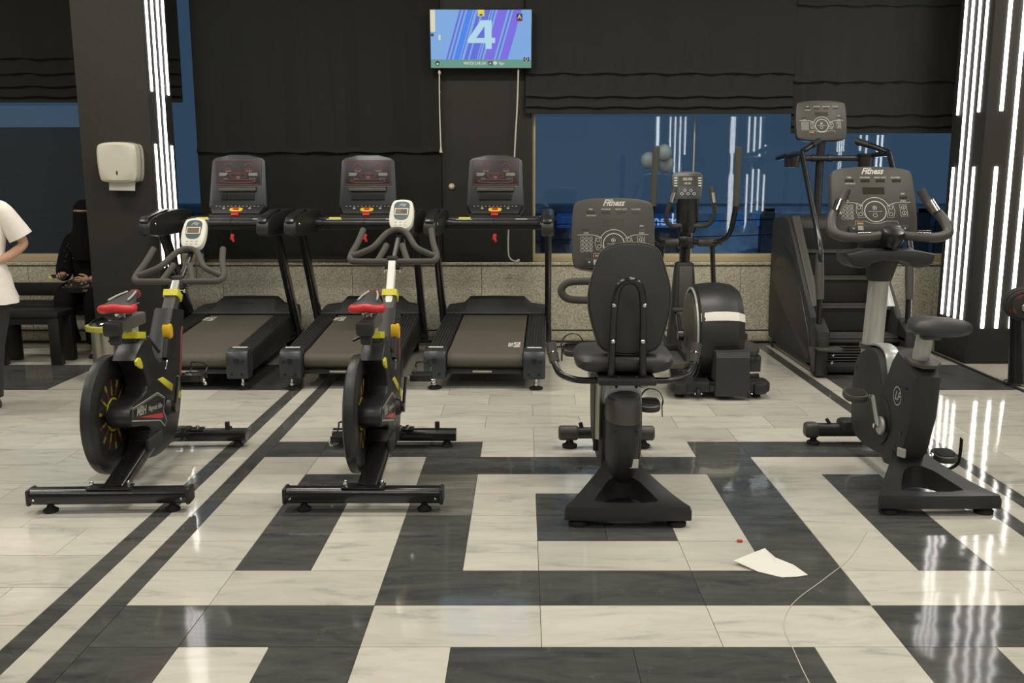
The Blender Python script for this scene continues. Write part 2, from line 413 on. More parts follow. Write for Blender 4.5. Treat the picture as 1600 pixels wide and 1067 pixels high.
# plain marble paving outside the view, behind the camera
fm = part('paving', floor, 'marble_white', box(-1, -1.25, -.004, 11, 7.4, .008), box(-6.3, 5.6, -.004, 1.4, 5.9, .008))
fm['kind'] = 'stuff'
struct('floor_carpet', 'carpet', box(5.31, 1.4, .004, 3.34, 14.3, .016))
struct('trim_carpet', 'black_plastic_matte', box(XC+.01, 1.4, .006, .022, 14.3, .02, .004))

# ================================================================== ROOM SHELL
SILL = .765
struct('ceiling', 'ceiling_black', box(0, 1.2, CEIL+.05, 14, 14.8, .1))
struct('wall_left', 'wall_far', box(-7.05, 1.2, CEIL/2, .1, 14.8, CEIL))
struct('wall_right', 'wall_far', box(7.05, 1.2, CEIL/2, .1, 14.8, CEIL))
struct('wall_behind', 'wall_far', box(0, -6.2, CEIL/2, 14, .1, CEIL))
dado = struct('wall_dado', 'grout', box(0, YW+.12, .38, 14, .2, .76))
gm = {}
k = -7.0+.245; xs = []
while k < 7: xs.append(k); k += .606
for a in xs:
    if not gm: gm['a'] = mesh('granite_panel', [box(0, 0, 0, .602, .03, .60, .002, 1)], 'granite')
    o = bpy.data.objects.new('granite_panel', gm['a']); COL.objects.link(o); o.parent = dado; o.location = (a, YW+.012, .42)
o = part('ledge', dado, 'granite', box(0, YW+.06, .745, 14, .16, .03, .006))
base = struct('baseboard_back', 'cream_plastic', box(0, YW-.004, .055, 14, .03, .10, .004))
base.data.materials[0] = M['granite']
struct('trim_baseboard', 'black_plastic_matte', box(0, YW-.012, .012, 14, .05, .012))
struct('wall_back', 'wall_black', box(0, YW+.3, CEIL-.35, 14, .25, .7))
# pillar between windows behind the treadmills
struct('pillar', 'wall_black', box(-.335, YW+.05, (CEIL+SILL)/2, .83, .14, CEIL-SILL, .004))
# windows: frames and panes
def window(nm, x0, x1, mull=()):
    t = struct(nm, 'frame_tan', box((x0+x1)/2, YW+.08, SILL+.03, x1-x0, .12, .07, .006))
    y = YW+.12
    part('window_frame', t, 'frame_tan', box(x0+.012, y-.03, 2.3, .024, .08, 3.0, .003), box(x1-.012, y, 2.3, .024, .05, 3.0, .003), box((x0+x1)/2, y, 3.78, x1-x0, .05, .05, .003))
    for q in mull: part('window_mullion', t, 'ink_grey', box(q, y, 2.3, .014, .012, 3.0, .003))
    part('pane', t, 'glass', box((x0+x1)/2, y, 2.3, x1-x0-.04, .006, 3.0))
    return t
window('window_1', -7, -2.98); window('window_2', -2.96, -.75); window('window_3', .085, 4.7, (1.58,)); window('window_4', 4.72, 7)
# columns carrying the light strips
def led(parent, p, axis, z0, z1):
    x, y = p
    n = (.014, .03) if axis == 'x' else (.03, .014)
    part('light_strip', parent, 'led', box(x, y, (z0+z1)/2, n[0], n[1], z1-z0, .006))
def column_(nm, cx, sx, sy, yf, strips):
    t = struct(nm, 'wall_black', box(cx, yf+sy/2, CEIL/2, sx, sy, CEIL, .004)); t['kind'] = 'structure'
    for s in strips: led(t, *s)
    return t
ls = []
for i, y in enumerate((7.55, 7.665, 7.78, 7.895)):
    if i in (0, 3): ls += [((-2.967, y), 'x', 2.21, CEIL-.15), ((-2.967, y), 'x', .80, 1.80)]
    else: ls += [((-2.967, y), 'x', .80, CEIL-.15)]
column_('column', -3.255, .565, .50, 7.48, ls)
ls = []
for i, y in enumerate((7.92, 7.80, 7.68, 7.56)):
    if i in (0, 3): ls += [((3.652, y), 'x', 2.05, CEIL-.15), ((3.652, y), 'x', .36, 1.62)]
    else: ls += [((3.652, y), 'x', .36, CEIL-.15)]
for i, x in enumerate((3.775, 3.89, 4.005, 4.12)):
    if i in (0, 3): ls += [((x, 7.443), 'y', 2.05, CEIL-.15), ((x, 7.443), 'y', .31, 1.62)]
    else: ls += [((x, 7.443), 'y', .31, CEIL-.15)]
column_('column', 4.08, .84, .58, 7.45, ls)
# the same columns further back in the room (seen mirrored in the window)
for (cx, cy) in ((4.75, -2.4), (3.6, -5.2), (6.58, -1.2)):
    ls = []
    for i in range(4):
        y = cy+.2+i*.115; x = cx-.3+i*.115+.1
        g = i in (0, 3)
        ls += [((cx-.428, y), 'x', .36, 1.62 if g else CEIL-.15), ((x, cy+.007+.8), 'y', .31, 1.62 if g else CEIL-.15)]
        if g: ls += [((cx-.428, y), 'x', 2.05, CEIL-.15), ((x, cy+.807), 'y', 2.05, CEIL-.15)]
    column_('column', cx, .84, .8, cy, ls)
# ceiling fittings
t0 = None
for i, (x, y) in enumerate(LAMPS):
    if t0 is None:
        t0 = thing('ceiling_light', 'long white rectangular ceiling light panel', 'ceiling light', (x, y, CEIL), group='ceiling light panels')
        part('housing', t0, 'white_enamel', box(0, 0, -.03, 1.3, .38, .06, .006)); part('diffuser', t0, 'lamp_panel', box(0, 0, -.065, 1.22, .32, .012, .003))
    else: dup(t0, (x, y, CEIL), 0, t0['label'])
# ================================================================== OUTSIDE
struct('ground_outside', 'asphalt', box(0, 30, -5.1, 90, 42, .2))
b_ = thing('building', 'blue-lit street building seen through the window', 'building', (3, 24, -5))
part('facade', b_, 'facade', box(1, 2, 2.9, 40, 4, 5.8, .05))
for x in (1.99, 2.60, 3.16): part('shop_window', b_, 'win_blue', box(x, -.04, 5.52, .26, .06, .38, .02))
for x in [-8.2, -6.4, -3.9, -2.3, -.6, .8, 4.1, 5.6, 8.2, 9.8, 11.6]: part('facade_window', b_, 'asphalt', box(x, -.02, 4.75+.1*math.sin(x*3), 1.0, .08, 1.5, .03))
for x in (-9, -5, 3, 7): part('pilaster', b_, 'asphalt', box(x+.3, -.1, 2.9, .35, .3, 5.8, .02))
part('cornice', b_, 'facade', box(1, -.1, 5.75, 40, .3, .2, .03))
part('dark_bay', b_, 'asphalt', box(-17.6, -.3, 3.9, 10.5, .6, 7.8, .05))
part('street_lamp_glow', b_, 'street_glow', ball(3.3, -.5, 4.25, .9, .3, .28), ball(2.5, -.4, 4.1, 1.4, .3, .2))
s_ = thing('shop_sign', 'glowing blue shop sign across the street', 'sign', (2.40, 23.5, .48))
part('sign_board', s_, 'sign_blue', box(0, 0, 0, 3.1, .12, .36, .03)); part('lettering', s_, 'sign_letter', at(text('neec', .36, bold=.02, ext=.03), 1.22, -.075, .0, rx=90))
sl_ = bpy.data.lights.new('facade_fill', 'POINT'); sl_.energy = 300; sl_.color = (.62, .82, 1); sl_.shadow_soft_size = .3  # unseen point light added below sill level to brighten the facade
slo = bpy.data.objects.new('facade_fill', sl_); COL.objects.link(slo); slo.location = (5.5, 19.5, -2.2)
for k, (za, zb) in enumerate(((.75, 1.1), (.35, .7))):
    one('overhead_cable', ('lower', 'upper')[k]+' of two thin dark cables crossing behind the window', 'cable', 'black_plastic', tube([(-14, 16+2*k, za+.4), (-4, 16+2*k, za), (6, 16+2*k, zb-.2), (16, 16+2*k, zb+.5)], .010, 6, 6))
bt = thing('balloon', 'lowest pale grey balloon of the cluster by the window', 'balloon', (1.315, 8.59, 1.655), group='balloons by the window')
part('balloon_skin', bt, 'balloon', ball(0, 0, 0, .072, .066, .077)); part('knot', bt, 'balloon', cyl((0, 0, -.075), (0, 0, -.09), .004, 8, .008))
dup(bt, (1.278, 8.487, 1.757), 0, 'topmost pale grey balloon of the cluster by the window')
dup(bt, (1.15, 8.59, 1.69), 0, 'pale grey balloon of the cluster, half behind the elliptical arm')

# ================================================================== BLINDS
def blind(name, label, x0, x1, ztop, zbot, y, folds, mt='blind'):
    t = thing(name, label, 'blind', ((x0+x1)/2, y, zbot)); wd = x1-x0; h = ztop-zbot
    n = 44; rows = []
    prof = []
    z = h; 
    prof.append((0, h)); zs = [f_ for f_ in folds]
    for zf in zs: prof += [(-.004, zf+.05), (-.026, zf+.012), (-.03, zf), (-.008, zf-.008), (0, zf-.03)]
    prof += [(-.004, .02), (-.01, 0)]
    for (dy, zz) in prof:
        rows.append([(-wd/2+wd*i/n, dy+.004*math.sin(i*1.7+zz*9)*(1 if zz < .5 else .35)+.003*math.sin(i*.6+zz*4), zz+(.006*math.sin(i*.9+zz*7) if 0 < zz < h else 0)) for i in range(n+1)])
    front = loft(rows, caps=False, closed=False)
    back = ([(p[0], p[1]+.006, p[2]) for p in front[0]], front[1])
    part('fabric', t, mt, front, back, ang=60)
    part('bottom_bar', t, 'blind', box(0, -.004, .01, wd, .014, .02, .004))
    return t
def head(t, wd, h): part('head_rail', t, 'black_plastic', box(0, 0, h, wd, .05, .05, .006))
for a in (('window_blind', 'black roller blind lowered to the ledge behind the treadmills', -2.965, -.75, 4.1, .79, YW-.04, (.97, 3.2), 'blind_dark'),
          ('window_blind', 'wide black roman blind above the window with the balloons', .02, 2.42, 4.1, 2.10, YW-.06, (.06, .15, .35, 1.2)),
          ('window_blind', 'black roman blind hanging lower above the stair machine', 2.42, 4.60, 4.1, 1.93, YW-.05, (.06, .16, .45, 1.1)),
          ('window_blind', 'black roman blind bunched above the bench', -5.7, -3.07, 4.1, 2.20, YW-.05, (.05, .14, .25, .38, 1.3), 'blind_dark')):
    head(blind(*a), a[3]-a[2], a[4]-a[5])

# ================================================================== TELEVISION
tv = thing('television', 'wall-mounted television showing a large white 4 on blue stripes', 'television', (-.375, 8.42, 2.735))
part('bezel', tv, 'glossy_black', box(0, 0, 0, .905, .045, .51, .008))
part('wall_bracket', tv, 'dark_steel', box(0, .05, 0, .3, .06, .2, .005))
W2, H2 = .885, .49
def scr(*s, z=.0): return [X_(q, TR(0, -.0235-z, 0, 90)) for q in s]
part('screen', tv, 'scr_sky', *scr(quad(-W2/2, -H2/2, W2/2, H2/2)))
def slant(xt, wd, y0=-.175, y1=.245, sh=.30): # xt: x of the top left edge
    return poly2([(xt, y1), (xt+wd, y1), (xt+wd-sh*(y1-y0), y0), (xt-sh*(y1-y0), y0)], 0)
im = part('picture', tv, ['scr_blue', 'scr_violet', 'scr_mid', 'scr_white', 'scr_green', 'scr_dark', 'scr_yellow', 'scr_cream', 'scr_red', 'ink_white'])
def addp(o, shapes, mi):
    me = mesh('picture', [(s, mi) for s in shapes], [m_.name for m_ in im.data.materials]); bm = bmesh.new(); bm.from_mesh(o.data); bm.from_mesh(me); bm.to_mesh(o.data); bm.free()
for xt, wd, mi in ((-.184, .017, 0), (-.15, .017, 0), (-.116, .05, 2), (-.057, .010, 0), (-.024, .034, 0), (.024, .062, 0), (.095, .010, 0), (.118, .014, 0), (.150, .088, 1), (.256, .016, 0), (.288, .072, 1)): addp(im, scr(slant(xt, wd), z=.001), mi)
four = [(-.115, -.035), (-.115, -.005), (.0, .157), (.095, .157), (.095, .01), (.125, .01), (.125, -.035), (.095, -.035), (.095, -.085), (.04, -.085), (.04, -.035)]
hole = [(-.04, .008), (.032, .105), (.032, .008)]
addp(im, scr(poly2(four, 0), z=.0024), 3); addp(im, scr(poly2(hole, 0), z=.003), 0)
addp(im, scr(quad(-W2/2, -H2/2, W2/2, -.175), z=.002), 4)
addp(im, scr(text('WATCH LIVE ON', .036, -.055, -.208, bold=.02, sx=.72), z=.003), 9)
addp(im, scr(quad(.065, -.225, .10, -.19), quad(.315, .15, .365, .212), quad(.375, -.19, .425, -.155), ball(-.385, -.207, 0, .02, .022, .001), quad(-.44, .022, -.415, .045), z=.003), 5)
addp(im, scr(text('A', .05, .34, .184, bold=.03), text('A', .03, .082, -.208, bold=.03), ring(.40, -.172, .012, .004), text('9go', .034, .18, -.208, bold=.02, shear=.2), ball(.125, -.205, 0, .018, .016, .001), ball(-.385, -.213, 0, .011, .009, .001), z=.004), 9)
addp(im, scr(quad(-.025, .19, .032, .245), z=.003), 6); addp(im, scr(quad(-.01, .195, .015, .208), z=.004), 5)
addp(im, scr(quad(-W2/2, .06, -.40, .243), quad(-.372, -.01, -.355, .035), z=.003), 7); addp(im, scr(quad(.315, .145, .365, .153), z=.004), 8)

# ================================================================== SMALL WALL THINGS
t = thing('towel_dispenser', 'cream paper towel dispenser on the black column', 'dispenser', (-3.20, 7.48, 1.655))
pr = chaikin([(-.152, -.13), (-.165, .1), (-.13, .155), (.13, .155), (.165, .1), (.152, -.13), (.12, -.165), (-.12, -.165)], 2)
part('cover', t, 'cream_plastic', loft([[(x*1.0, 0, z) for x, z in pr], [(x*1.02, -.09, z*1.0) for x, z in pr], [(x*.97, -.135, z*.97) for x, z in pr], [(x*.86, -.15, z*.86) for x, z in pr]]))
part('lock', t, 'black_plastic', box(0, -.152, -.085, .012, .006, .03, .003)); part('seam', t, 'grey_plastic', tube([(x*1.03, -.07, z*1.02) for x, z in pr], .0018, 6, closed=True))
part('paper_towel', t, 'tissue', ([(-.105, -.07, -.15), (.105, -.07, -.15), (.103, -.085, -.225), (-.10, -.085, -.222), (-.105, -.066, -.15), (.105, -.066, -.15), (.103, -.081, -.225), (-.10, -.081, -.222)], [(0, 1, 2, 3), (7, 6, 5, 4), (3, 2, 6, 7), (0, 3, 7, 4), (1, 5, 6, 2)]))
one('blind_cord', 'thin pale blind cord with weighted end hanging beneath the television', 'cord', 'cord', tube([(-.745, 8.40, 2.47), (-.747, 8.40, 2.1), (-.742, 8.40, 1.80)], .006, 6, 4), cyl((-.742, 8.40, 1.80), (-.742, 8.40, 1.755), .007, 8, .014), box(-.745, 8.44, 2.45, .02, .1, .02), ball(-.745, 8.40, 2.28, .008))
one('power_cable', 'long white cable hanging down behind the right treadmill from the television', 'cable', 'cord', tube([(-.045, 8.42, 2.50), (-.055, 8.43, 2.2), (-.075, 8.43, 1.85), (-.10, 8.43, 1.4), (-.135, 8.43, 1.1), (-.14, 8.43, .87), (-.12, 8.42, .80), (-.07, 8.42, .775)], .007, 6, 5), cyl((-.07, 8.42, .775), (-.035, 8.42, .79), .012, 8))
one('wall_hook', 'small round brass fitting on the black pillar', 'wall fitting', ['frame_tan', 'ink_white'], at(lathe([(.028, 0), (.028, .012), (.02, .02), (.001, .021)], 16), -.66, YW-.02, 1.455, rx=90), (at(lathe([(.012, 0), (.01, .028), (.001, .03)], 12), -.66, YW-.02, 1.455, rx=90), 1))
# litter
def sheet(name, label, cat, pts, mat_):
    v = [Vector(p) for p in pts]; c = sum(v, Vector())/len(v); c.z += .006
    n = len(v); V = v+[c]; Fc = [(i, (i+1) % n, n) for i in range(n)]; V2 = [p+Vector((0, 0, -.0012)) for p in V]
    return one(name, label, cat, mat_, (V, Fc), (V2, Fc), ang=5)
sheet('paper_towel', 'crumpled white paper towel lying on the dark floor band', 'paper', [(.841, 3.457, .018), (.99, 3.553, .03), (1.02, 3.50, .012), (1.07, 3.42, .016), (1.107, 3.352, .004), (1.06, 3.335, .004), (1.00, 3.332, .003), (.92, 3.385, .003)], 'tissue')
one('petal', 'tiny red scrap on the pale marble near the paper towel', 'scrap', 'red', ball(.92, 3.69, .006, .014, .010, .005, 10, 6))
one('thread', 'long thin pale thread curving across the marble floor', 'thread', 'cord', tube([(1.507, 3.81, .002), (1.33, 3.52, .002), (1.17, 3.33, .002), (.985, 3.12, .002), (.90, 2.95, .002), (.885, 2.78, .002), (.875, 2.58, .002), (.88, 2.45, .002)], .0016, 5, 6))
one('mains_cord', 'black mains cord lying along the wall between treadmill and elliptical', 'cord', 'black_plastic', tube([(.26, 8.2, .01), (.45, 8.3, .01), (.62, 8.15, .01), (.8, 8.3, .01), (1.1, 8.3, .01), (1.33, 8.2, .01)], .008, 6, 5))

# ================================================================== TREADMILL  (origin: rear end on the floor, y forward)
SL = (.36-.255)/1.27
def dz(y): return .255+SL*(y-.1)
tmill = thing('treadmill', 'black treadmill next to the uncovered window, lettering near the end of its belt', 'treadmill', (-.285, 6.5, 0), -1.8, group='treadmills facing the window')
T = tmill
bl = [(-.275, .10, 0), (.275, .10, 0)]
pts = []
for i in range(9):
    a = rad(-90-180*i/8+0); pts.append((.115+.052*math.cos(a)*1, .212+.052*math.sin(a)))
prof = [(1.5, dz(1.5)-.10)] + [(.115-.052*math.sin(PI*i/8), .212-.052*math.cos(PI*i/8)) for i in range(9)] + [(.3, dz(.3)), (1.45, dz(1.45))]
part('belt', T, 'belt', prism(prof, -.275, .275, 'x'))
inks = at(text('FITNESS', .062, .235, .33, bold=.03, t=0, sx=.6), 0, 0, 0)
dd = Matrix.Translation((.205, .37, dz(.37)+.0015)) @ Matrix.Rotation(math.atan(SL), 4, 'X') @ Matrix.Rotation(rad(90), 4, 'Z')
part('belt_lettering', T, 'ink_white', X_(text('RACE', .062, 0, -.022, bold=.05, t=.0005, sx=.95), dd), X_(text('FITNESS', .05, 0, .026, bold=.04, t=.0005, sx=.62), dd), label='white lettering printed on the belt')
for s in (-1, 1):
    r_ = part('side_rail', T, 'black_plastic', prism([(.1, .12), (.1, dz(.1)+.012), (1.5, dz(1.5)+.012), (1.5, .16)], s*.362-.076, s*.362+.076, 'x', .01))
    part('tread_strip', r_, 'rubber', *[box(s*.362+q, .80, dz(.80)+.0145, .014, 1.34, .008, .002, 1, rx=math.degrees(math.atan(SL))) for q in (-.055, -.033, -.011, .011, .033, .055)], kind='stuff')
    part('rail_sticker', r_, 'ink_white', box(s*.362, .105, .3065, .105, .030, .004), label='pale sticker strip')
    ec = part('end_cap', T, 'treadmill_cap', prism(chaikin([(0, .10), (0, .27), (.05, .305), (.14, .305), (.14, .085), (.02, .085)], 1), s*.362-.08, s*.362+.08, 'x', .012))
    pieces('adjuster_hole', ec, 'glossy_black', at(lathe([(.020, 0), (.020, .004), (.001, .004)], 14), s*.362, .0, .225, rx=90), *[at(lathe([(.010, 0), (.010, .004), (.001, .004)], 10), s*.362+q, .0, z, rx=90) for q, z in ((s*.045, .22), (-.04, .125), (.035, .125))])
    ft = part('foot', T, 'rubber', at(lathe([(.05, 0), (.05, .012), (.03, .02), (.015, .022)]), s*.375, .09, 0)); part('stud', ft, 'chrome', cyl((s*.375, .09, .02), (s*.375, .09, .10), .011, 10), cyl((s*.375, .09, .03), (s*.375, .09, .045), .019, 6))
    part('front_foot', T, 'rubber', cyl((s*.35, 1.6, 0), (s*.35, 1.6, .1), .04, 14, ch=.008))
part('cross_bar', T, 'dark_steel', box(0, .09, .128, .58, .03, .03, .006), box(0, .13, .165, .57, .03, .03)); part('bar_sticker', T, 'ink_grey', box(-.02, .072, .132, .14, .004, .012), label='pale sticker on the rear bar')
part('deck_frame', T, 'black_paint', box(0, .85, .17, .80, 1.45, .07, .01), bar((-.46, 1.35, .19), (.46, 1.35, .19), .06, .05))
# motor hood: low wings and a raised centre
def hoodring(y, zb, zw, zc, wo, wc, wt):
    return [(-wo, y, zb), (-wo, y, zw), (-wc, y, zw+.018), (-wt, y, zc), (0, y, zc+.004), (wt, y, zc), (wc, y, zw+.018), (wo, y, zw), (wo, y, zb)]
hd = part('motor_hood', T, 'black_plastic_matte', loft([hoodring(1.37, .2, dz(1.37)+.005, dz(1.37)+.006, .44, .31, .28), hoodring(1.40, .2, dz(1.4)+.02, dz(1.4)+.035, .44, .30, .27), hoodring(1.52, .2, .405, .465, .435, .30, .25), hoodring(1.66, .2, .415, .49, .43, .30, .24), hoodring(1.82, .18, .34, .40, .40, .28, .22), hoodring(1.88, .15, .22, .25, .36, .26, .20)]), ang=25)
part('hood_stripe', hd, 'chrome', box(0, 1.47, .447, .155, .006, .008, rx=30), label='thin silver stripe')
part('hood_lip', T, 'grey_plastic', bar((-.43, 1.36, dz(1.36)+.018), (.43, 1.36, dz(1.36)+.018), .02, .018))
for s in (-1, 1):
    part('upright', T, 'black_paint', bar((s*.455, 1.50, .15), (s*.455, .90, 1.10), .055, .095, .01, up=(0, 1, 0)), box(s*.455, 1.50, .17, .06, .18, .10, .01), label='slanted square upright')
    hr = part('handrail', T, 'black_plastic', prism(chaikin([(.52, 1.075), (.50, 1.16), (.54, 1.22), (.80, 1.27), (1.40, 1.285), (1.45, 1.18), (1.40, 1.08)], 2), s*.45-.05, s*.45+.05, 'x', .02))
    part('handrail_cap', hr, 'dark_steel', prism(chaikin([(.515, 1.19), (.56, 1.225), (.95, 1.275), (.95, 1.29), (.55, 1.245), (.505, 1.21)], 1), s*.45-.036, s*.45+.036, 'x', .008), label='glossy grey top of the handrail')
    part('speed_switch', hr, 'chrome', ball(s*.40, .62, 1.18, .008, .012, .012, 8, 6))
tr_ = part('console_tray', T, 'black_plastic', box(0, 1.36, 1.16, .82, .26, .10, .03, 3), bar((-.44, 1.25, 1.14), (.44, 1.25, 1.14), .06, .075, .028))
part('grip_bar', T, 'dark_steel', cyl((-.42, 1.20, 1.16), (.42, 1.20, 1.16), .028, 14), *[cyl((s*.35, 1.20, 1.16), (s*.43, 1.20, 1.16), .036, 14) for s in (-1, 1)])
part('warning_label', tr_, 'yellow', box(-.245, 1.215, 1.20, .10, .004, .020, rx=-50), label='yellow and white warning sticker')
part('tray_label', tr_, 'ink_white', box(-.25, 1.205, 1.189, .13, .004, .006, rx=-50), box(.23, 1.205, 1.192, .10, .004, .006, rx=-50), label='thin white sticker')
CM = TR(0, 1.42, 1.255, 90-12) @ Matrix.Scale(1.06, 4)      # console plane: x right, y up, z towards the user
def con(*s): return [X_(q, CM) for q in s]
oc = [(-.235, .03), (-.215, .40), (-.19, .425), (-.08, .452), (.08, .452), (.19, .425), (.215, .40), (.235, .03), (.20, .0), (-.20, .0)]
cn = part('console', T, 'treadmill_cap', *con(prism(oc, -.05, .02, 'z', .012)), ang=30)
part('console_back', T, 'black_plastic', *con(prism(offs(oc, .02), -.09, -.05, 'z', .02)))
part('display_panel', cn, 'display_black', *con(box(0, .305, .021, .375, .205, .006, .003)))
red = [stroke([(-.18, .405), (.18, .405), (.18, .208), (-.18, .208)], .004, True), ring(-.08, .345, .036, .003, 10, 170, 14), ring(.085, .345, .036, .003, 10, 170, 14), stroke([(-.115, .325), (-.045, .325)], .003), stroke([(.05, .325), (.12, .325)], .003),
       stroke(chaikin([(-.065, .303), (.065, .303), (.065, .262), (-.065, .262)], 2), .003, True), stroke(chaikin([(-.14, .249), (.14, .249), (.14, .224), (-.14, .224)], 2), .004, True), stroke([(-.02, .295), (.02, .295), (.02, .275), (-.02, .275)], .003, True)]
red += [stroke([(x-.022, .337), (x+.022, .337), (x+.022, .322), (x-.022, .322)], .003, True) for x in (-.08, .085)]
part('display_outlines', cn, 'ink_red', *con(*[X_(q, TR(0, 0, .0245)) for q in red]), kind='stuff', label='dull red outlines printed on the display')
wt = [text('CALORIES', .010, -.08, .314), text('DISTANCE', .010, .085, .314), text('SPEED', .010, 0, .269), text('INCLINE', .009, -.10, .256), text('TIME', .009, .0, .256), text('HEART RATE', .009, .115, .256)]
wt += [quad(-.155+.008*(i % 2), .297-.009*i, -.085-.006*i, .301-.009*i) for i in range(3)] + [quad(.085, .297-.009*i, .155+.004*(i % 2), .301-.009*i) for i in range(3)]
part('display_print', cn, 'ink_grey', *con(*[X_(q, TR(0, 0, .0246)) for q in wt]), kind='stuff')
part('book_ledge', cn, 'grey_plastic', *con(box(0, .165, .035, .30, .032, .03, .005)), *con(box(0, .183, .04, .31, .005, .03)))
part('vent_grille', cn, 'rubber', *con(box(0, .105, .024, .27, .045, .012, .004)), *con(*[box(-.125+.0104*i, .105, .032, .004, .042, .008) for i in range(25)]), kind='stuff')
KM = TR(0, 1.37, 1.26, 38) @ Matrix.Scale(1.05, 4)
kp = part('key_panel', T, 'black_plastic', *[X_(q, KM) for q in (prism([(-.19, -.05), (-.235, .07), (.235, .07), (.19, -.05)], -.05, .012, 'z', .012), prism([(-.20, -.085), (-.225, -.045), (.225, -.045), (.20, -.085)], -.06, .0, 'z', .008))])
part('keys', kp, 'ink_grey', *[X_(box(-.17+.031*i, .035, .013, .014, .006, .004, .001, 1), KM) for i in range(12)], *[X_(ball(x, .01, .013, .012, .009, .004, 10, 6), KM) for x in (-.105, .105)], kind='stuff')
part('stop_ring', kp, 'amber', X_(prism(chaikin([(-.055, -.02), (-.05, .012), (.05, .012), (.055, -.02), (.035, -.035), (-.035, -.035)], 1), .010, .02, 'z', .003), KM), label='yellow plate round the stop button')
part('stop_button', kp, 'red', X_(box(0, -.01, .024, .045, .022, .014, .005), KM), X_(box(0, -.068, .008, .058, .030, .03, .005), KM), label='red stop button and magnet')
part('safety_clip', T, 'red', box(.005, 1.19, 1.045, .03, .014, .05, .006, ry=12), box(.012, 1.188, 1.02, .02, .012, .035, .004, ry=-20), label='red clip on a cord'); part('clip_cord', T, 'black_plastic', tube([(0, 1.29, 1.2), (0, 1.17, 1.18), (0, 1.18, 1.12), (.003, 1.19, 1.065)], .0025, 6, 4))
dup(tmill, (-1.33, 6.5, 0), 0, 'black treadmill')
dup(tmill, (-2.44, 6.5, 0), 0, 'black treadmill beside the column with light strips')
# lettering sits at another place along the other two belts
for o in list(bpy.data.objects):
    if o.name.startswith('belt_lettering.'):
        o.location = (-.44, .85, SL*.85)
bpy.data.objects['treadmill.001']['label'] = 'black treadmill, middle one of three, lettering at the far end of its belt'

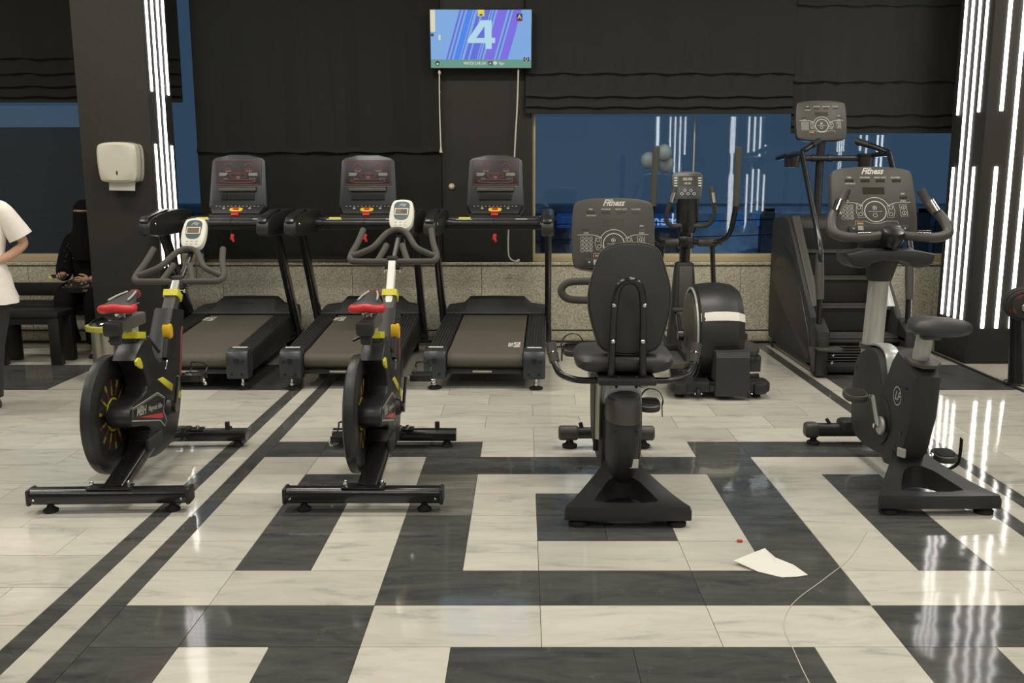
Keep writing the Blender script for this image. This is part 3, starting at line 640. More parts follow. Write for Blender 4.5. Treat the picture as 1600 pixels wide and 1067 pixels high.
# ================================================================== SPIN BIKE (origin: middle of the near stabiliser, y towards the handlebar)
def spin_bike(name, label, loc, rz, lift):
    T = thing(name, label, 'exercise bike', loc, rz, 'indoor cycling bikes')
    rs = part('rear_stabilizer', T, 'black_paint', tube([(-.36, 0, .078), (.36, 0, .078)], None, sec=rsec(.085, .075, .03, 4), up=(0, 0, 1)))
    pieces('end_cap', rs, 'black_plastic', *[box(s*.362, 0, .078, .02, .09, .078, .012) for s in (-1, 1)]); part('screws', rs, 'chrome', *[ball(s*.335, -.044, .07, .006, .004, .006, 8, 6) for s in (-1, 1)], kind='stuff')
    part('mounting_plate', rs, 'black_paint', box(0, 0, .118, .20, .07, .008, .002)); part('bolts', rs, 'chrome', *[cyl((s*.085, 0, .12), (s*.085, 0, .138), .011, 8) for s in (-1, 1)], *[ball(s*.085, 0, .14, .008) for s in (-1, 1)], kind='stuff')
    for s in (-1, 1): part('levelling_foot', T, 'rubber', at(lathe([(.032, 0), (.034, .012), (.02, .022), (.01, .04)], 16), s*.28, 0, 0))
    fs = part('front_stabilizer', T, 'black_paint', tube([(-.355, 1.04, .07), (.355, 1.04, .07)], None, sec=rsec(.08, .07, .028, 4), up=(0, 0, 1)))
    pieces('transport_wheel', fs, 'rubber', *[lx([(.02, -.012), (.03, -.008), (.03, .008), (.02, .012)], s*.24, 1.10, .075, 16) for s in (-1, 1)]); pieces('knob', fs, 'black_plastic', *[cyl((s*.245, 1.04, .10), (s*.245, 1.04, .145), .014, 10) for s in (-1, 1)])
    part('front_bolts', fs, 'chrome', *[cyl((s*.075, 1.04, .1), (s*.075, 1.04, .125), .010, 8) for s in (-1, 1)], kind='stuff'); part('front_plate', fs, 'black_paint', box(0, 1.04, .107, .22, .07, .006, .002))
    for s in (-1, 1): part('levelling_foot', T, 'rubber', at(lathe([(.03, 0), (.03, .012), (.012, .04)], 14), s*.3, 1.04, 0))
    part('rear_beam', T, 'black_paint', bar((.015, .0, .10), (.035, .36, .22), .095, .06, .01, up=(0, 0, 1)), bar((.066, .03, .12), (.08, .34, .225), .012, .012))
    part('front_beam', T, 'black_paint', bar((0, .58, .17), (0, 1.04, .095), .09, .06, .01, up=(0, 0, 1)), box(0, .92, .11, .105, .12, .07, .01, rx=-8))
    # flywheel
    hx, hy, hz = (-.082 if lift < .05 else -.058), .262, .396
    fw = part('flywheel', T, 'black_plastic', lx([(.185, -.018), (.20, -.030), (.265, -.032), (.287, -.022), (.291, 0), (.287, .022), (.265, .032), (.20, .030), (.185, .018), (.185, -.018)], hx, hy, hz, 56))
    part('inner_disc', fw, 'black_plastic_matte', lx([(.188, -.012), (.188, .012)], hx, hy, hz, 40))
    for i in range(14):
        a = 2*PI*i/14
        m_ = Matrix.Translation((hx, hy, hz)) @ Matrix.Rotation(a, 4, 'X')
        o = part('spoke_decal', fw, ['yellow_dull', 'ink_red'], *[(X_(box(s*.0135, 0, .115, .003, .011, .045), m_), i % 2) for s in (-1, 1)], *[(X_(box(s*.0135, 0, .155, .003, .014, .034), m_), (i+1) % 2) for s in (-1, 1)], label='yellow and red strip inside the flywheel')
    part('hub', T, 'black_plastic', lx([(.078, -.01), (.070, .045), (.045, .080), (.001, .085)], hx, hy, hz, 10), lx([(.04, -.05), (.03, -.06), (.001, -.062)], hx, hy, hz, 20), ang=20); part('hub_ring', T, 'yellow', lx([(.080, .0), (.083, .014), (.077, .014)], hx, hy, hz, 30))
    # frame shell, closed round the flywheel arch
    shell = [(.20, .675), (.33, .75), (.43, .742), (.46, .66), (.50, .615), (.57, .587), (.70, .605), (.80, .56), (.83, .42), (.80, .31), (.71, .17), (.60, .14), (.42, .135), (.27, .165), (.30, .22), (.345, .26), (.35, .30), (.27, .335), (.19, .35), (.11, .37), (.085, .415), (.12, .465), (.26, .475), (.345, .50), (.34, .56), (.30, .62), (.24, .655)]
    sh = part('frame_shell', T, 'shell_black', prism(shell, -.04, .075, 'x', .012, 1), prism([(.385, .62), (.55, .585), (.72, .60), (.80, .50), (.81, .30), (.70, .18), (.56, .14), (.56, .30), (.60, .45)], -.085, -.035, 'x', .012, 1))
    pieces('fork_cover', sh, 'black_plastic_matte', prism([(.27, .20), (.27, .26), (.46, .26), (.46, .20)], .07, .09, 'x', .008))
    dec = 0.0765
    DM = Matrix(((0, 0, 1, dec), (1, 0, 0, 0), (0, 1, 0, 0), (0, 0, 0, 1)))
    def d_(*s): return [X_(q, DM) for q in s]
    part('badge_outline', sh, 'ink_grey', *d_(stroke([(.113, .401), (.128, .456), (.459, .456), (.554, .408), (.524, .346), (.56, .282), (.526, .264), (.473, .308)], .007, True), stroke([(.13, .41), (.14, .447), (.456, .447), (.541, .405), (.512, .346), (.54, .30)], .002)), kind='stuff', label='silver outlined badge')
    lm = Matrix.Translation((.232, .418, 0)) @ Matrix.Rotation(rad(-8), 4, 'Z')
    part('badge_lettering', sh, 'ink_grey', *d_(X_(text('MBH', .062, 0, 0, shear=.3, bold=.03, sx=.92), lm), X_(text('Magnetic Bike', .036, .185, .0, shear=.35, bold=.02, sx=.92), lm)))
    part('badge_flash', sh, 'red', *d_(poly2([(.19, .398), (.505, .340), (.517, .312), (.49, .316)], .0003)), label='red flash below the lettering')
    yp = part('shell_insert', sh, 'yellow', prism([(.252, .688), (.291, .632), (.275, .612), (.187, .660)], .07, .082, 'x', .004, 1), label='yellow insert')
    part('shell_insert', sh, 'yellow', prism([(.472, .521), (.548, .518), (.685, .449), (.662, .415)], .07, .080, 'x', .003, 0), label='yellow insert'); part('shell_insert', sh, 'yellow', prism([(.74, .42), (.79, .385), (.776, .35), (.732, .372)], .07, .080, 'x', .003), label='yellow insert')
    # seat
    part('seat_tube', T, 'black_plastic', bar((0, .37, .70), (0, .385, .755), .085, .10, .012, up=(0, 1, 0)))
    sp = part('seat_post', T, 'silver_paint', bar((0, .38, .70), (0, .39, .82), .040, .08, .006, up=(0, 1, 0)))
    part('seat_collar', T, 'yellow', bar((0, .385, .748), (0, .39, .780), .100, .115, .012, up=(0, 1, 0)))
    part('seat_lever', T, 'black_plastic', cyl((.045, .47, .735), (.07, .54, .65), .008, 8), ball(.045, .47, .735, .012)); part('seat_lever', T, 'black_plastic', cyl((-.055, .34, .76), (-.09, .32, .745), .007, 8))
    sl = part('seat_slider', T, 'grey_plastic_light', bar((0, .17, .835), (0, .50, .835), .060, .06, .008)); part('slider_cap', sl, 'black_plastic', box(0, .165, .83, .085, .05, .072, .016), box(0, .19, .78, .055, .04, .06, .012))
    part('seat_clamp', T, 'chrome', cyl((-.035, .30, .885), (.035, .30, .885), .016, 12), box(0, .30, .875, .03, .05, .04, .006), bar((-.025, .22, .90), (-.02, .45, .915), .008, .008), bar((.025, .22, .90), (.02, .45, .915), .008, .008))
    def srow(y, wd, z, th): 
        return [(wd*math.cos(2*PI*j/20), y, z+th*(math.sin(2*PI*j/20) if math.sin(2*PI*j/20) > 0 else .8*math.sin(2*PI*j/20))*(1-.35*abs(math.cos(2*PI*j/20))**2)) for j in range(20)]
    sd = part('saddle', T, ['black_plastic_matte', 'red'], (loft([srow(.20, .04, .925, .010), srow(.21, .066, .925, .020), srow(.24, .075, .928, .026), srow(.29, .068, .935, .026), srow(.36, .045, .945, .024), srow(.42, .030, .955, .022), srow(.46, .026, .96, .022), srow(.478, .016, .955, .014)]), 0), ang=50)
    part('saddle_stripe', sd, 'ink_grey', *[tube([(s*.045, .25, .955), (s*.036, .34, .967), (s*.020, .42, .976)], .005, 6, 4) for s in (-1, 1)], kind='stuff', label='pale stripes on the saddle')
    pieces('saddle_bumper', sd, 'red', tube([(-.060, .27, .918), (-.070, .225, .915), (-.035, .195, .92), (0, .20, .924), (.035, .195, .92), (.070, .225, .915), (.060, .27, .918)], .020, 12, 4), tube([(-.012, .45, .960), (0, .472, .960), (.012, .45, .960)], .021, 10, 4), label='red rear bumper and nose of the saddle')
    # handlebar column
    part('handlebar_column', T, ['shell_black', 'ink_red'], (prism([(.62, .56), (.70, .66), (.84, .835), (1.02, .80), (.95, .66), (.85, .42), (.74, .42)], -.054, .054, 'x', .014, 0), 0), (prism([(.93, .70), (.95, .72), (.88, .46), (.86, .46)], .04, .060, 'x', .003), 1))
    hp = part('handlebar_post', T, 'white_enamel' if lift > .05 else 'silver_paint', bar((0, .88, .76), (0, 1.075+lift*.35, .945+lift), .042, .05, .006, up=(0, 1, 0)), label='bright post under the handlebar')
    part('post_collar', T, 'yellow', bar((0, .985, .868), (0, 1.005, .90), .085, .09, .012, up=(0, 1, 0)), label='yellow collar'); part('post_guide', T, 'grey_plastic', bar((0, .92, .80), (0, .99, .875), .065, .07, .006, up=(0, 1, 0)))
    by, bz = 1.09+lift*.35, .965+lift
    hb = part('handlebar', T, 'foam_grip', tube([(-.20, by+.22, bz+.155), (-.218, by+.13, bz+.085), (-.245, by+.05, bz+.02), (-.235, by+.0, bz-.008), (-.18, by-.015, bz-.012), (0, by-.015, bz-.012), (.18, by-.015, bz-.012), (.235, by+.0, bz-.008), (.245, by+.05, bz+.02), (.218, by+.13, bz+.085), (.20, by+.22, bz+.155)], .018, 12, 5),
              tube([(-.235, by+.04, bz+.015), (-.18, by+.06, bz+.035), (-.12, by+.09, bz+.065), (-.06, by+.19, bz+.135), (0, by+.22, bz+.155), (.06, by+.19, bz+.135), (.12, by+.09, bz+.065), (.18, by+.06, bz+.035), (.235, by+.04, bz+.015)], .0175, 12, 5),
              *[tube([(s*.085, by-.01, bz-.01), (s*.06, by+.05, bz+.04), (s*.045, by+.09, bz+.075)], .018, 10, 4) for s in (-1, 1)])
    part('handlebar_clamp', T, 'black_plastic', box(0, by, bz-.035, .085, .09, .035, .012), box(0, by-.005, bz-.005, .07, .05, .05, .015)); part('clamp_plate', T, 'chrome', box(0, by-.005, bz-.058, .10, .07, .008, .002), *[ball(s*.044, by-.03, bz-.066, .008) for s in (-1, 1)])
    # monitor
    my, mz = by+.27, bz+.235
    MM = TR(.02, my, mz, 58, 0, -4)
    oo = chaikin([(-.052, -.10), (-.075, -.03), (-.066, .085), (-.035, .105), (.035, .105), (.066, .085), (.075, -.03), (.052, -.10)], 2)
    mo = part('monitor', T, 'white_plastic', X_(prism([(x*1.0, y) for x, y in oo], -.03, .012, 'z', .008), MM))
    part('monitor_panel', mo, 'steel_blue', X_(prism(chaikin([(-.042, -.02), (-.047, .03), (-.045, .088), (.045, .088), (.047, .03), (.042, -.02), (.02, -.035), (-.02, -.035)], 2), .011, .0145, 'z'), MM))
    part('lcd_screen', mo, ['white_plastic', 'lcd_brown'], X_(box(0, .018, .0155, .082, .046, .004, .002, 1), MM), (X_(box(0, .018, .0175, .070, .034, .002), MM), 1), label='small rectangular display in a white border')
    part('monitor_print', mo, 'ink_grey', *[X_(q, MM @ TR(0, 0, .0145)) for q in (text('Fit', .03, 0, .063, shear=.5, bold=.03, sx=1.3), )], *[X_(q, MM @ TR(0, 0, .0125)) for q in [quad(x-.007, y-.003, x+.007, y+.003) for x in (-.028, 0, .028) for y in (-.052, -.07)]], kind='stuff')
    if lift > .05: part('lcd_digits', mo, 'black_plastic', X_(text('00', .034, .016, .018, bold=.02), MM @ TR(0, 0, .0186)))
    part('monitor_arm', T, 'black_plastic', bar((0, by+.02, bz-.02), (.01, by+.27, bz+.15), .03, .02, .006), tube([(.0, by+.02, bz-.05), (.06, by+.12, bz-.03), (.04, by+.22, bz+.10)], .004, 6, 4))
    # brake lever, cranks, pedals
    lv = part('tension_lever', T, 'amber', prism([(.655, .772), (.712, .772), (.715, .695), (.665, .695)], .045, .090, 'x', .01, 1), label='yellow brake lever'); part('lever_button', lv, 'red', prism([(.672, .762), (.70, .762), (.70, .772), (.672, .772)], .052, .078, 'x', .003), label='red button on the lever')
    part('lever_rod', T, 'black_plastic', bar((.064, .68, .70), (.064, .63, .60), .026, .03, .006), cyl((.064, .62, .56), (.064, .655, .60), .010, 10)); part('rod_spring', T, 'chrome', cyl((.066, .60, .545), (.066, .635, .585), .012, 10))
    cy, cz = .60, .345
    for s, up_ in ((1, 1), (-1, -1)):
        dy, dz_ = .035*up_, .155*up_
        cr = part('crank', T, 'black_paint', bar((s*.112, cy, cz), (s*.125, cy+dy, cz+dz_), .016, .034, .006, up=(0, 1, 0)), lx([(.028, -.012), (.028, .012), (.001, .014)], s*.108, cy, cz, 16)); part('crank_bolt', cr, 'chrome', cyl((s*.12, cy+dy, cz+dz_), (s*.15, cy+dy, cz+dz_), .008, 8))
        pe = part('pedal', T, 'dark_steel', box(s*.205, cy+dy, cz+dz_, .10, .085, .026, .006), *[box(s*.205, cy+dy+q, cz+dz_, .11, .012, .034, .003) for q in (-.045, .045)]); part('pedal_axle', pe, 'chrome', cyl((s*.14, cy+dy, cz+dz_), (s*.16, cy+dy, cz+dz_), .009, 8), *[ball(s*.265, cy+dy-.03+q, cz+dz_-.015-abs(q), .010) for q in (0, .02)])
        part('toe_cage', pe, 'black_plastic', tube([(s*.165, cy+dy+.04, cz+dz_), (s*.165, cy+dy+.10, cz+dz_+.03), (s*.175, cy+dy+.07, cz+dz_+.06), (s*.205, cy+dy+.055, cz+dz_+.068), (s*.235, cy+dy+.07, cz+dz_+.06), (s*.245, cy+dy+.10, cz+dz_+.03), (s*.245, cy+dy+.04, cz+dz_)], .005, 6, 4))
    bt_ = part('bottom_bracket', T, 'black_plastic', lx([(.04, -.10), (.045, -.08), (.045, .085), (.035, .10)], 0, cy, cz, 20))
    return T
spin_bike('spin_bike', 'black spin bike with low handlebar and lettered badge, in front of the waste bin', (-1.914, 4.06, 0), 2, .0)
spin_bike('spin_bike', 'black spin bike with red saddle and raised handlebar in front of middle treadmill', (-.742, 4.07, 0), 0, .108)

# ================================================================== consoles of the gym bikes and the stair machine
def console(T, CMx, w_=.46, h_=.42, logo=True, keys=True):
    def c_(*s): return [X_(q, CMx) for q in s]
    k = w_/.46; kh = h_/.42
    oc = [(-.20*k, .0), (-.232*k, .06*kh), (-.230*k, .36*kh), (-.20*k, .405*kh), (0, .42*kh), (.20*k, .405*kh), (.230*k, .36*kh), (.232*k, .06*kh), (.20*k, .0)]
    cn = part('console', T, 'grey_plastic', *c_(prism(oc, -.045, .015, 'z', .012, 2)))
    part('console_back', T, 'black_plastic_matte', *c_(prism([(x*.9, .02+y*.9) for x, y in oc], -.085, -.045, 'z', .02, 2)))
    W_ = [];
    P = lambda x, y: ((x-.5)*w_*.98, (1-y)*h_)
    S = lambda p, wd, c=False: W_.append(stroke([P(*q) for q in p], wd*k, c))
    C = lambda x, y, r, wd, a0=0, a1=360, n=20: W_.append(ring(*P(x, y), r*k, wd*k, a0, a1, n))
    if logo:
        W_.append(text('Fitness', .05*k, *P(.5, .085), shear=.45, bold=.03, sx=.85)); W_.append(text('Life', .016*k, *P(.47, .045), shear=.45, bold=.02))
    for x, y, s in ((.22, .17, 'TIME'), (.41, .17, 'PROGRAM'), (.595, .17, 'HEART RATE'), (.78, .17, 'CALORIES'), (.23, .255, 'DISTANCE'), (.165, .49, 'LEVEL'), (.85, .395, 'RPM'), (.85, .49, 'SPEED')): W_.append(text(s, .0115*k, *P(x, y), bold=.01))
    S([(.06, .515), (.24, .515), (.30, .525), (.355, .555)], .0025); S([(.935, .51), (.76, .515), (.71, .53), (.655, .558)], .0025)
    C(.505, .635, .080, .003, 22, 158); C(.505, .635, .058, .0045, 0, 360, 32); S([(.42, .635), (.59, .635)], .002)
    C(.5, .585, .011, .002); C(.5, .685, .011, .002); W_.append(poly2([P(.49, .57), P(.515, .585), P(.49, .60)]))
    for r_ in range(4):
        for c in range(3):
            C(.115+.053*c, .565+.052*r_, .0098, .0016, 0, 360, 12)
            W_.append(text('123456789*0#'[r_*3+c], .011*k, *P(.115+.053*c, .565+.052*r_), bold=.01))
    S([(.285, .53), (.355, .56), (.345, .62), (.385, .715), (.295, .715), (.275, .63)], .002, True); C(.31, .58, .010, .002); C(.325, .67, .010, .002)
    S([(.72, .53), (.65, .56), (.665, .62), (.64, .715), (.72, .715), (.74, .63)], .002, True); C(.695, .58, .010, .002); C(.69, .67, .010, .002)
    S([(.80, .54), (.88, .54), (.89, .70), (.81, .70)], .002, True); C(.845, .58, .011, .002); C(.85, .655, .011, .002); S([(.845, .57), (.845, .595)], .003); S([(.85, .64), (.85, .67)], .003)
    S([(.255, .82), (.255, .765), (.37, .765), (.45, .795), (.55, .795), (.63, .765), (.76, .765), (.77, .81)], .002)
    part('console_print', cn, 'ink_white', *c_(*[X_(q, TR(0, 0, .0155)) for q in W_]), kind='stuff', label='white dial, keypad and lettering printed on the console')
    dk = [quad(P(x-.055, 0)[0], P(0, .235)[1], P(x+.055, 0)[0], P(0, .195)[1]) for x in (.22, .41, .595, .79)]+[quad(P(.37, 0)[0], P(0, .40)[1], P(.635, 0)[0], P(0, .305)[1]), quad(P(.11, 0)[0], P(0, .465)[1], P(.20, 0)[0], P(0, .43)[1]), quad(P(.81, 0)[0], P(0, .465)[1], P(.90, 0)[0], P(0, .43)[1])]
    part('display_windows', cn, 'lcd', *c_(*[X_(q, TR(0, 0, .0152)) for q in dk]), kind='stuff')
    part('start_key', cn, 'orange', *c_(X_(quad(P(.275, 0)[0], P(0, .808)[1], P(.35, 0)[0], P(0, .785)[1]), TR(0, 0, .0155))), label='small orange key')
    if keys:
        lg = part('reading_ledge', cn, 'black_plastic_matte', *c_(box(.0, .04*kh, .035, .32*k, .05*kh, .04, .008))); part('ledge_buttons', lg, 'ink_grey', *c_(*[box(s*.10*k, .042*kh, .057, .028*k, .03*kh, .004, .002, 1) for s in (-1, 1)]), *c_(*[ball(s*.137*k, .042*kh, .056, .006, .006, .003, 8, 6) for s in (-1, 1)]), kind='stuff')
    return cn
def pedal_big(T, s, x, y, z, strap=1, tilt=0):
    """platform pedal on side s with a rubber strap"""
    p = part('pedal', T, 'grey_plastic', X_(prism(chaikin([(-.055, -.06), (-.065, .02), (-.045, .065), (.045, .065), (.06, .02), (.05, -.06)], 2), -.017, .017, 'z', .008), TR(x, y, z, tilt)))
    part('pedal_tread', p, 'rubber', X_(prism(chaikin([(-.045, -.045), (-.05, .02), (-.035, .05), (.035, .05), (.047, .02), (.04, -.045)], 2), .016, .021, 'z', .002), TR(x, y, z, tilt)))
    part('axle', p, 'chrome', cyl((x-s*.06, y, z), (x-s*.085, y, z), .010, 10), cyl((x-s*.062, y, z), (x-s*.068, y, z), .016, 12))
    if strap: part('pedal_strap', p, 'rubber', tube([(x-s*.05, y, z+.01), (x-s*.045, y+.01, z+.05), (x-s*.01, y+.015, z+.085), (x+s*.045, y+.01, z+.075), (x+s*.07, y, z+.03), (x+s*.066, y, z-.002), (x+s*.068, y-.005, z-.06)], None, sec=rsec(.004, .048, .0015, 1), k=4, up=(0, math.cos(rad(tilt*2.4)), math.sin(rad(tilt*2.4)))))
    return p

# ================================================================== UPRIGHT BIKE, right
U = thing('upright_bike', 'grey upright exercise bike with silver posts, and a lone saddle', 'exercise bike', (1.91, 4.02, 0), 0)
bs = [(-.285, 0), (-.275, -.03), (.275, -.03), (.285, 0), (.20, .16), (.10, .33), (.06, .42), (-.06, .42), (-.10, .33), (-.20, .16)]
def tri_base(T, w=1.0):
    o_ = chaikin([(x*w, y) for x, y in bs], 1); hole = chaikin([(-.15*w, .06), (.15*w, .06), (.13*w, .12), (.05, .27), (-.05, .27), (-.13*w, .12)], 1)
    n = len(o_); hole = [hole[int(i*len(hole)/n) % len(hole)] for i in range(n)]
    # match the hole ring by angle to the outline
    cx, cy = 0, .15
    def ray(p):
        a = math.atan2(p[1]-cy, p[0]-cx); d = Vector((math.cos(a), math.sin(a))); best = None
        H = chaikin([(-.15*w, .05), (.15*w, .05), (.13*w, .12), (.05, .27), (-.05, .27), (-.13*w, .12)], 1)
        for i in range(len(H)):
            p1 = Vector(H[i])-Vector((cx, cy)); p2 = Vector(H[(i+1) % len(H)])-Vector((cx, cy)); e = p2-p1
            den = d.x*e.y-d.y*e.x
            if abs(den) < 1e-9: continue
            t = (p1.x*e.y-p1.y*e.x)/den; u = (p1.x*d.y-p1.y*d.x)/den
            if t > 0 and -1e-6 <= u <= 1+1e-6: best = t
        best = best or .1
        return (cx+d.x*best, cy+d.y*best)
    hin = [ray(p) for p in o_]
    zt = lambda y: .095+.11*max(0, (y-.05)/.37)**1.3
    R = [[(x, y, .035) for x, y in o_], [(x, y, zt(y)-.02) for x, y in o_], [(x*.97, y*.97+.004, zt(y)) for x, y in o_], [(x, y, zt(y)-.005) for x, y in hin], [(x, y, .035) for x, y in hin]]
    R.append(R[0])
    b = part('base_frame', T, 'black_plastic', loft(R, caps=False), ang=30)
    for s in (-1, 1): part('levelling_foot', T, 'rubber', at(lathe([(.042, 0), (.044, .014), (.03, .024), (.02, .04)], 18), s*.22*w, .02, 0))
    return b
tri_base(U)
fb = part('front_stabilizer', U, 'black_plastic', tube([(-.27, 1.14, .085), (.27, 1.14, .085)], None, sec=rsec(.075, .075, .03, 4), up=(0, 0, 1)), box(0, 1.14, .11, .16, .12, .08, .025))
pieces('stabilizer_cap', fb, 'grey_plastic', *[box(s*.235, 1.14, .085, .085, .088, .088, .025, 3) for s in (-1, 1)]); part('knob', fb, 'black_plastic', *[cyl((s*.13, 1.14, .12), (s*.15, 1.14, .15), .010, 8) for s in (-1, 1)])
for s in (-1, 1): part('levelling_foot', U, 'rubber', at(lathe([(.036, 0), (.038, .014), (.02, .024), (.015, .05)], 16), s*.22, 1.14, 0))
front = [(.50, .50), (.60, .62), (.74, .645), (.90, .62), (1.06, .56), (1.12, .40), (1.10, .20), (1.03, .12), (.80, .10), (.50, .11), (.36, .13), (.38, .30)]
rear = [(.0, .60), (.10, .655), (.32, .69), (.40, .63), (.53, .47), (.60, .35), (.62, .22), (.52, .12), (.42, .08), (.26, .10), (.12, .20), (.02, .40)]
front = [(.22+.70*y, z) for y, z in front]; rear = [(.20+.72*y, z) for y, z in rear]
bf = part('body_shell', U, ['black_plastic_matte', 'grey_plastic'], prism(front, -.072, .072, 'x', .02, 1)); 
part('rear_tower', U, 'black_plastic_matte', prism(rear, -.070, .070, 'x', .03, 0), ang=25)
part('top_cover', bf, 'silver_paint', tube([(0, .575, .50), (0, .64, .625), (0, .74, .655), (0, .87, .640)], None, sec=rsec(.075, .014, .004), k=4, up=(0, 0, 1)), label='pale silver cover strip')
part('disc_cover', bf, 'black_plastic_matte', lx([(.125, 0), (.125, -.008), (.11, -.010), (.001, -.010)], -.070, .56, .30, 32))
part('badge', U, 'ink_grey', X_(ring(0, 0, .045, .006), TR(-.0712, .37, .47, 90, 0, -90)), X_(text('LF', .062, 0, 0, shear=.35, bold=.02), TR(-.0712, .37, .47, 90, 0, -90)), label='round silver badge with two letters'); part('service_sticker', U, 'ink_grey', box(-.064, .29, .205, .012, .045, .045, .002, 1, rz=30), label='pale sticker')
part('screws', U, 'black_paint', *[lx([(.008, 0), (.008, -.004), (.001, -.005)], -.070, y, z, 10) for y, z in ((.27, .53), (.30, .30), (.36, .22), (.92, .5))], kind='stuff')
CYU, CZU = .48, .29
for s, a in ((1, 105), (-1, 285)):
    dy, dz_ = .16*math.cos(rad(a)), .16*math.sin(rad(a))
    if s == -1: dy, dz_ = .05, .145
    else: dy, dz_ = -.05, -.145
    cr = part('crank', U, 'silver_paint', bar((s*.115, CYU, CZU), (s*.13, CYU+dy, CZU+dz_), .014, .030, .005, up=(0, 1, 0)), label='silver crank'); part('crank_ring', cr, 'silver_paint', lx([(.045, -.008), (.048, .0), (.045, .008), (.025, .010)], s*.10, CYU, CZU, 24)); part('crank_nut', cr, 'chrome', lx([(.012, -.01), (.012, .01)], s*.125, CYU, CZU, 8))
    pedal_big(U, s, s*.215, CYU+dy, CZU+dz_, strap=0 if s == 1 else 0, tilt=10)
part('pedal_strap', U, 'rubber', tube([(.18, .43, .12), (.22, .43, .075), (.28, .43, .10), (.292, .43, .16), (.288, .42, .24)], None, sec=rsec(.004, .03, .0015, 1), k=4, up=(0, 1, 0)))
rp = bpy.data.objects
pp = part('console_post', U, 'silver_paint', tube([(0, .92, .56), (0, .90, .80), (0, .88, 1.02)], [.056, .054, .052], 20), label='thick silver post'); part('post_collar', U, 'grey_plastic', cyl((0, .92, .61), (0, .92, .635), .066, 20))
part('post_cone', U, 'black_plastic_matte', loft([oval(0, .88, .985, .062, .055), oval(0, .88, 1.01, .070, .062), oval(0, .86, 1.10, .088, .08), oval(0, .86, 1.14, .09, .09)]))
part('console_cradle', U, 'black_plastic', prism(chaikin([(-.22, 1.07), (-.235, 1.16), (.235, 1.16), (.22, 1.07), (.12, 1.06), (.08, 1.10), (-.08, 1.10), (-.12, 1.06)], 1), .73, .93, 'y', .02), box(0, .90, 1.19, .22, .10, .10, .02))
console(U, TR(-.008, .94, 1.20, 90-22), .46, .42)
sp = part('seat_post', U, 'silver_paint', tube([(-.01, .30, .60), (0, .27, .80)], [.040, .038], 18), label='silver seat post'); part('post_bezel', U, 'grey_plastic', at(prism(chaikin([(-.07, -.09), (-.07, .09), (.07, .09), (.07, -.09)], 1), 0, .02, 'z', .006), 0, .285, .655, rx=10))
def seat_row(y, wd, z, th, n=22): return [(wd*math.cos(2*PI*j/n), y, z+th*(1 if math.sin(2*PI*j/n) > 0 else .75)*math.copysign(abs(math.sin(2*PI*j/n))**.8, math.sin(2*PI*j/n))) for j in range(n)]
part('seat', U, 'seat_vinyl', *[at(q, .01, 0, -.02) for q in [loft([seat_row(.06, .07, .865, .02), seat_row(.075, .115, .865, .045), seat_row(.12, .138, .865, .052), seat_row(.20, .130, .86, .05), seat_row(.28, .09, .855, .046), seat_row(.36, .06, .852, .042), seat_row(.42, .04, .845, .034), seat_row(.435, .02, .84, .02)]), at(box(0, .27, .81, .09, .12, .03, .012))]], ang=60)
hb = part('handlebar', U, 'grey_plastic', *[tube([(s*.04, .76, 1.235), (s*.15, .73, 1.225), (s*.24, .74, 1.225), (s*.30, .77, 1.25), (s*.29, .83, 1.32), (s*.235, .88, 1.39), (s*.195, .90, 1.465)], [.022, .024, .026, .027, .026, .024, .022], 14, 5) for s in (-1, 1)])
pieces('pulse_sensor', hb, 'chrome', *[tube([(s*.265-s*0, .842, 1.352), (s*.238, .868, 1.405)], [.026, .026], 14) for s in (-1, 1)], *[tube([(s*.12, .736, 1.246), (s*.19, .732, 1.244)], [.016, .018], 12) for s in (-1, 1)], label='silver pulse sensors')
hub_ = part('handlebar_hub', U, 'glossy_black', X_(lathe([(.05, -.06), (.06, -.03), (.062, 0), (.052, .018), (.03, .024), (.001, .025)], 24), TR(0, .74, 1.245, 25)), box(0, .80, 1.18, .05, .14, .05, .015, rx=-30)); part('hub_logo', hub_, 'ink_grey', *[X_(q, TR(0, .74, 1.245, 25) @ TR(0, 0, .0225)) for q in (stroke([(-.026, .006), (-.018, .022), (.018, .022), (.026, .006)], .004, True), stroke([(-.026, -.006), (-.018, -.022), (.018, -.022), (.026, -.006)], .004, True))], kind='stuff')

# ================================================================== RECUMBENT BIKE, centre (seen from behind)
R_ = thing('recumbent_bike', 'recumbent exercise bike seen from behind its tall black backrest', 'exercise bike', (.463, 3.87, 0), -.6)
tri_base(R_)
fb = part('front_stabilizer', R_, 'black_plastic', tube([(-.25, 1.22, .085), (.25, 1.22, .085)], None, sec=rsec(.065, .065, .03, 4), up=(0, 0, 1)))
pieces('stabilizer_cap', fb, 'grey_plastic', *[cyl((s*.16, 1.22, .085), (s*.275, 1.22, .085), .043, 18, ch=.01) for s in (-1, 1)]); part('knob', fb, 'black_plastic', *[cyl((s*.14, 1.22, .11), (s*.15, 1.22, .145), .012, 8) for s in (-1, 1)])
for s in (-1, 1): part('levelling_foot', R_, 'rubber', at(lathe([(.042, 0), (.044, .016), (.025, .026), (.015, .05)], 16), s*.21, 1.22, 0))
def rt_ring(z, y0, y1, a, n=20): return [(a*math.copysign(abs(math.cos(2*PI*j/n))**.75, math.cos(2*PI*j/n)), (y0+y1)/2+(y1-y0)/2*math.copysign(abs(math.sin(2*PI*j/n))**.75, math.sin(2*PI*j/n)), z) for j in range(n)]
part('rear_tower', R_, 'black_plastic_matte', loft([rt_ring(.09, .30, .46, .05), rt_ring(.13, .24, .60, .065), rt_ring(.22, .16, .70, .078), rt_ring(.34, .12, .62, .082), rt_ring(.46, .14, .50, .082), rt_ring(.53, .17, .42, .076), rt_ring(.562, .20, .36, .055)]), ang=50)
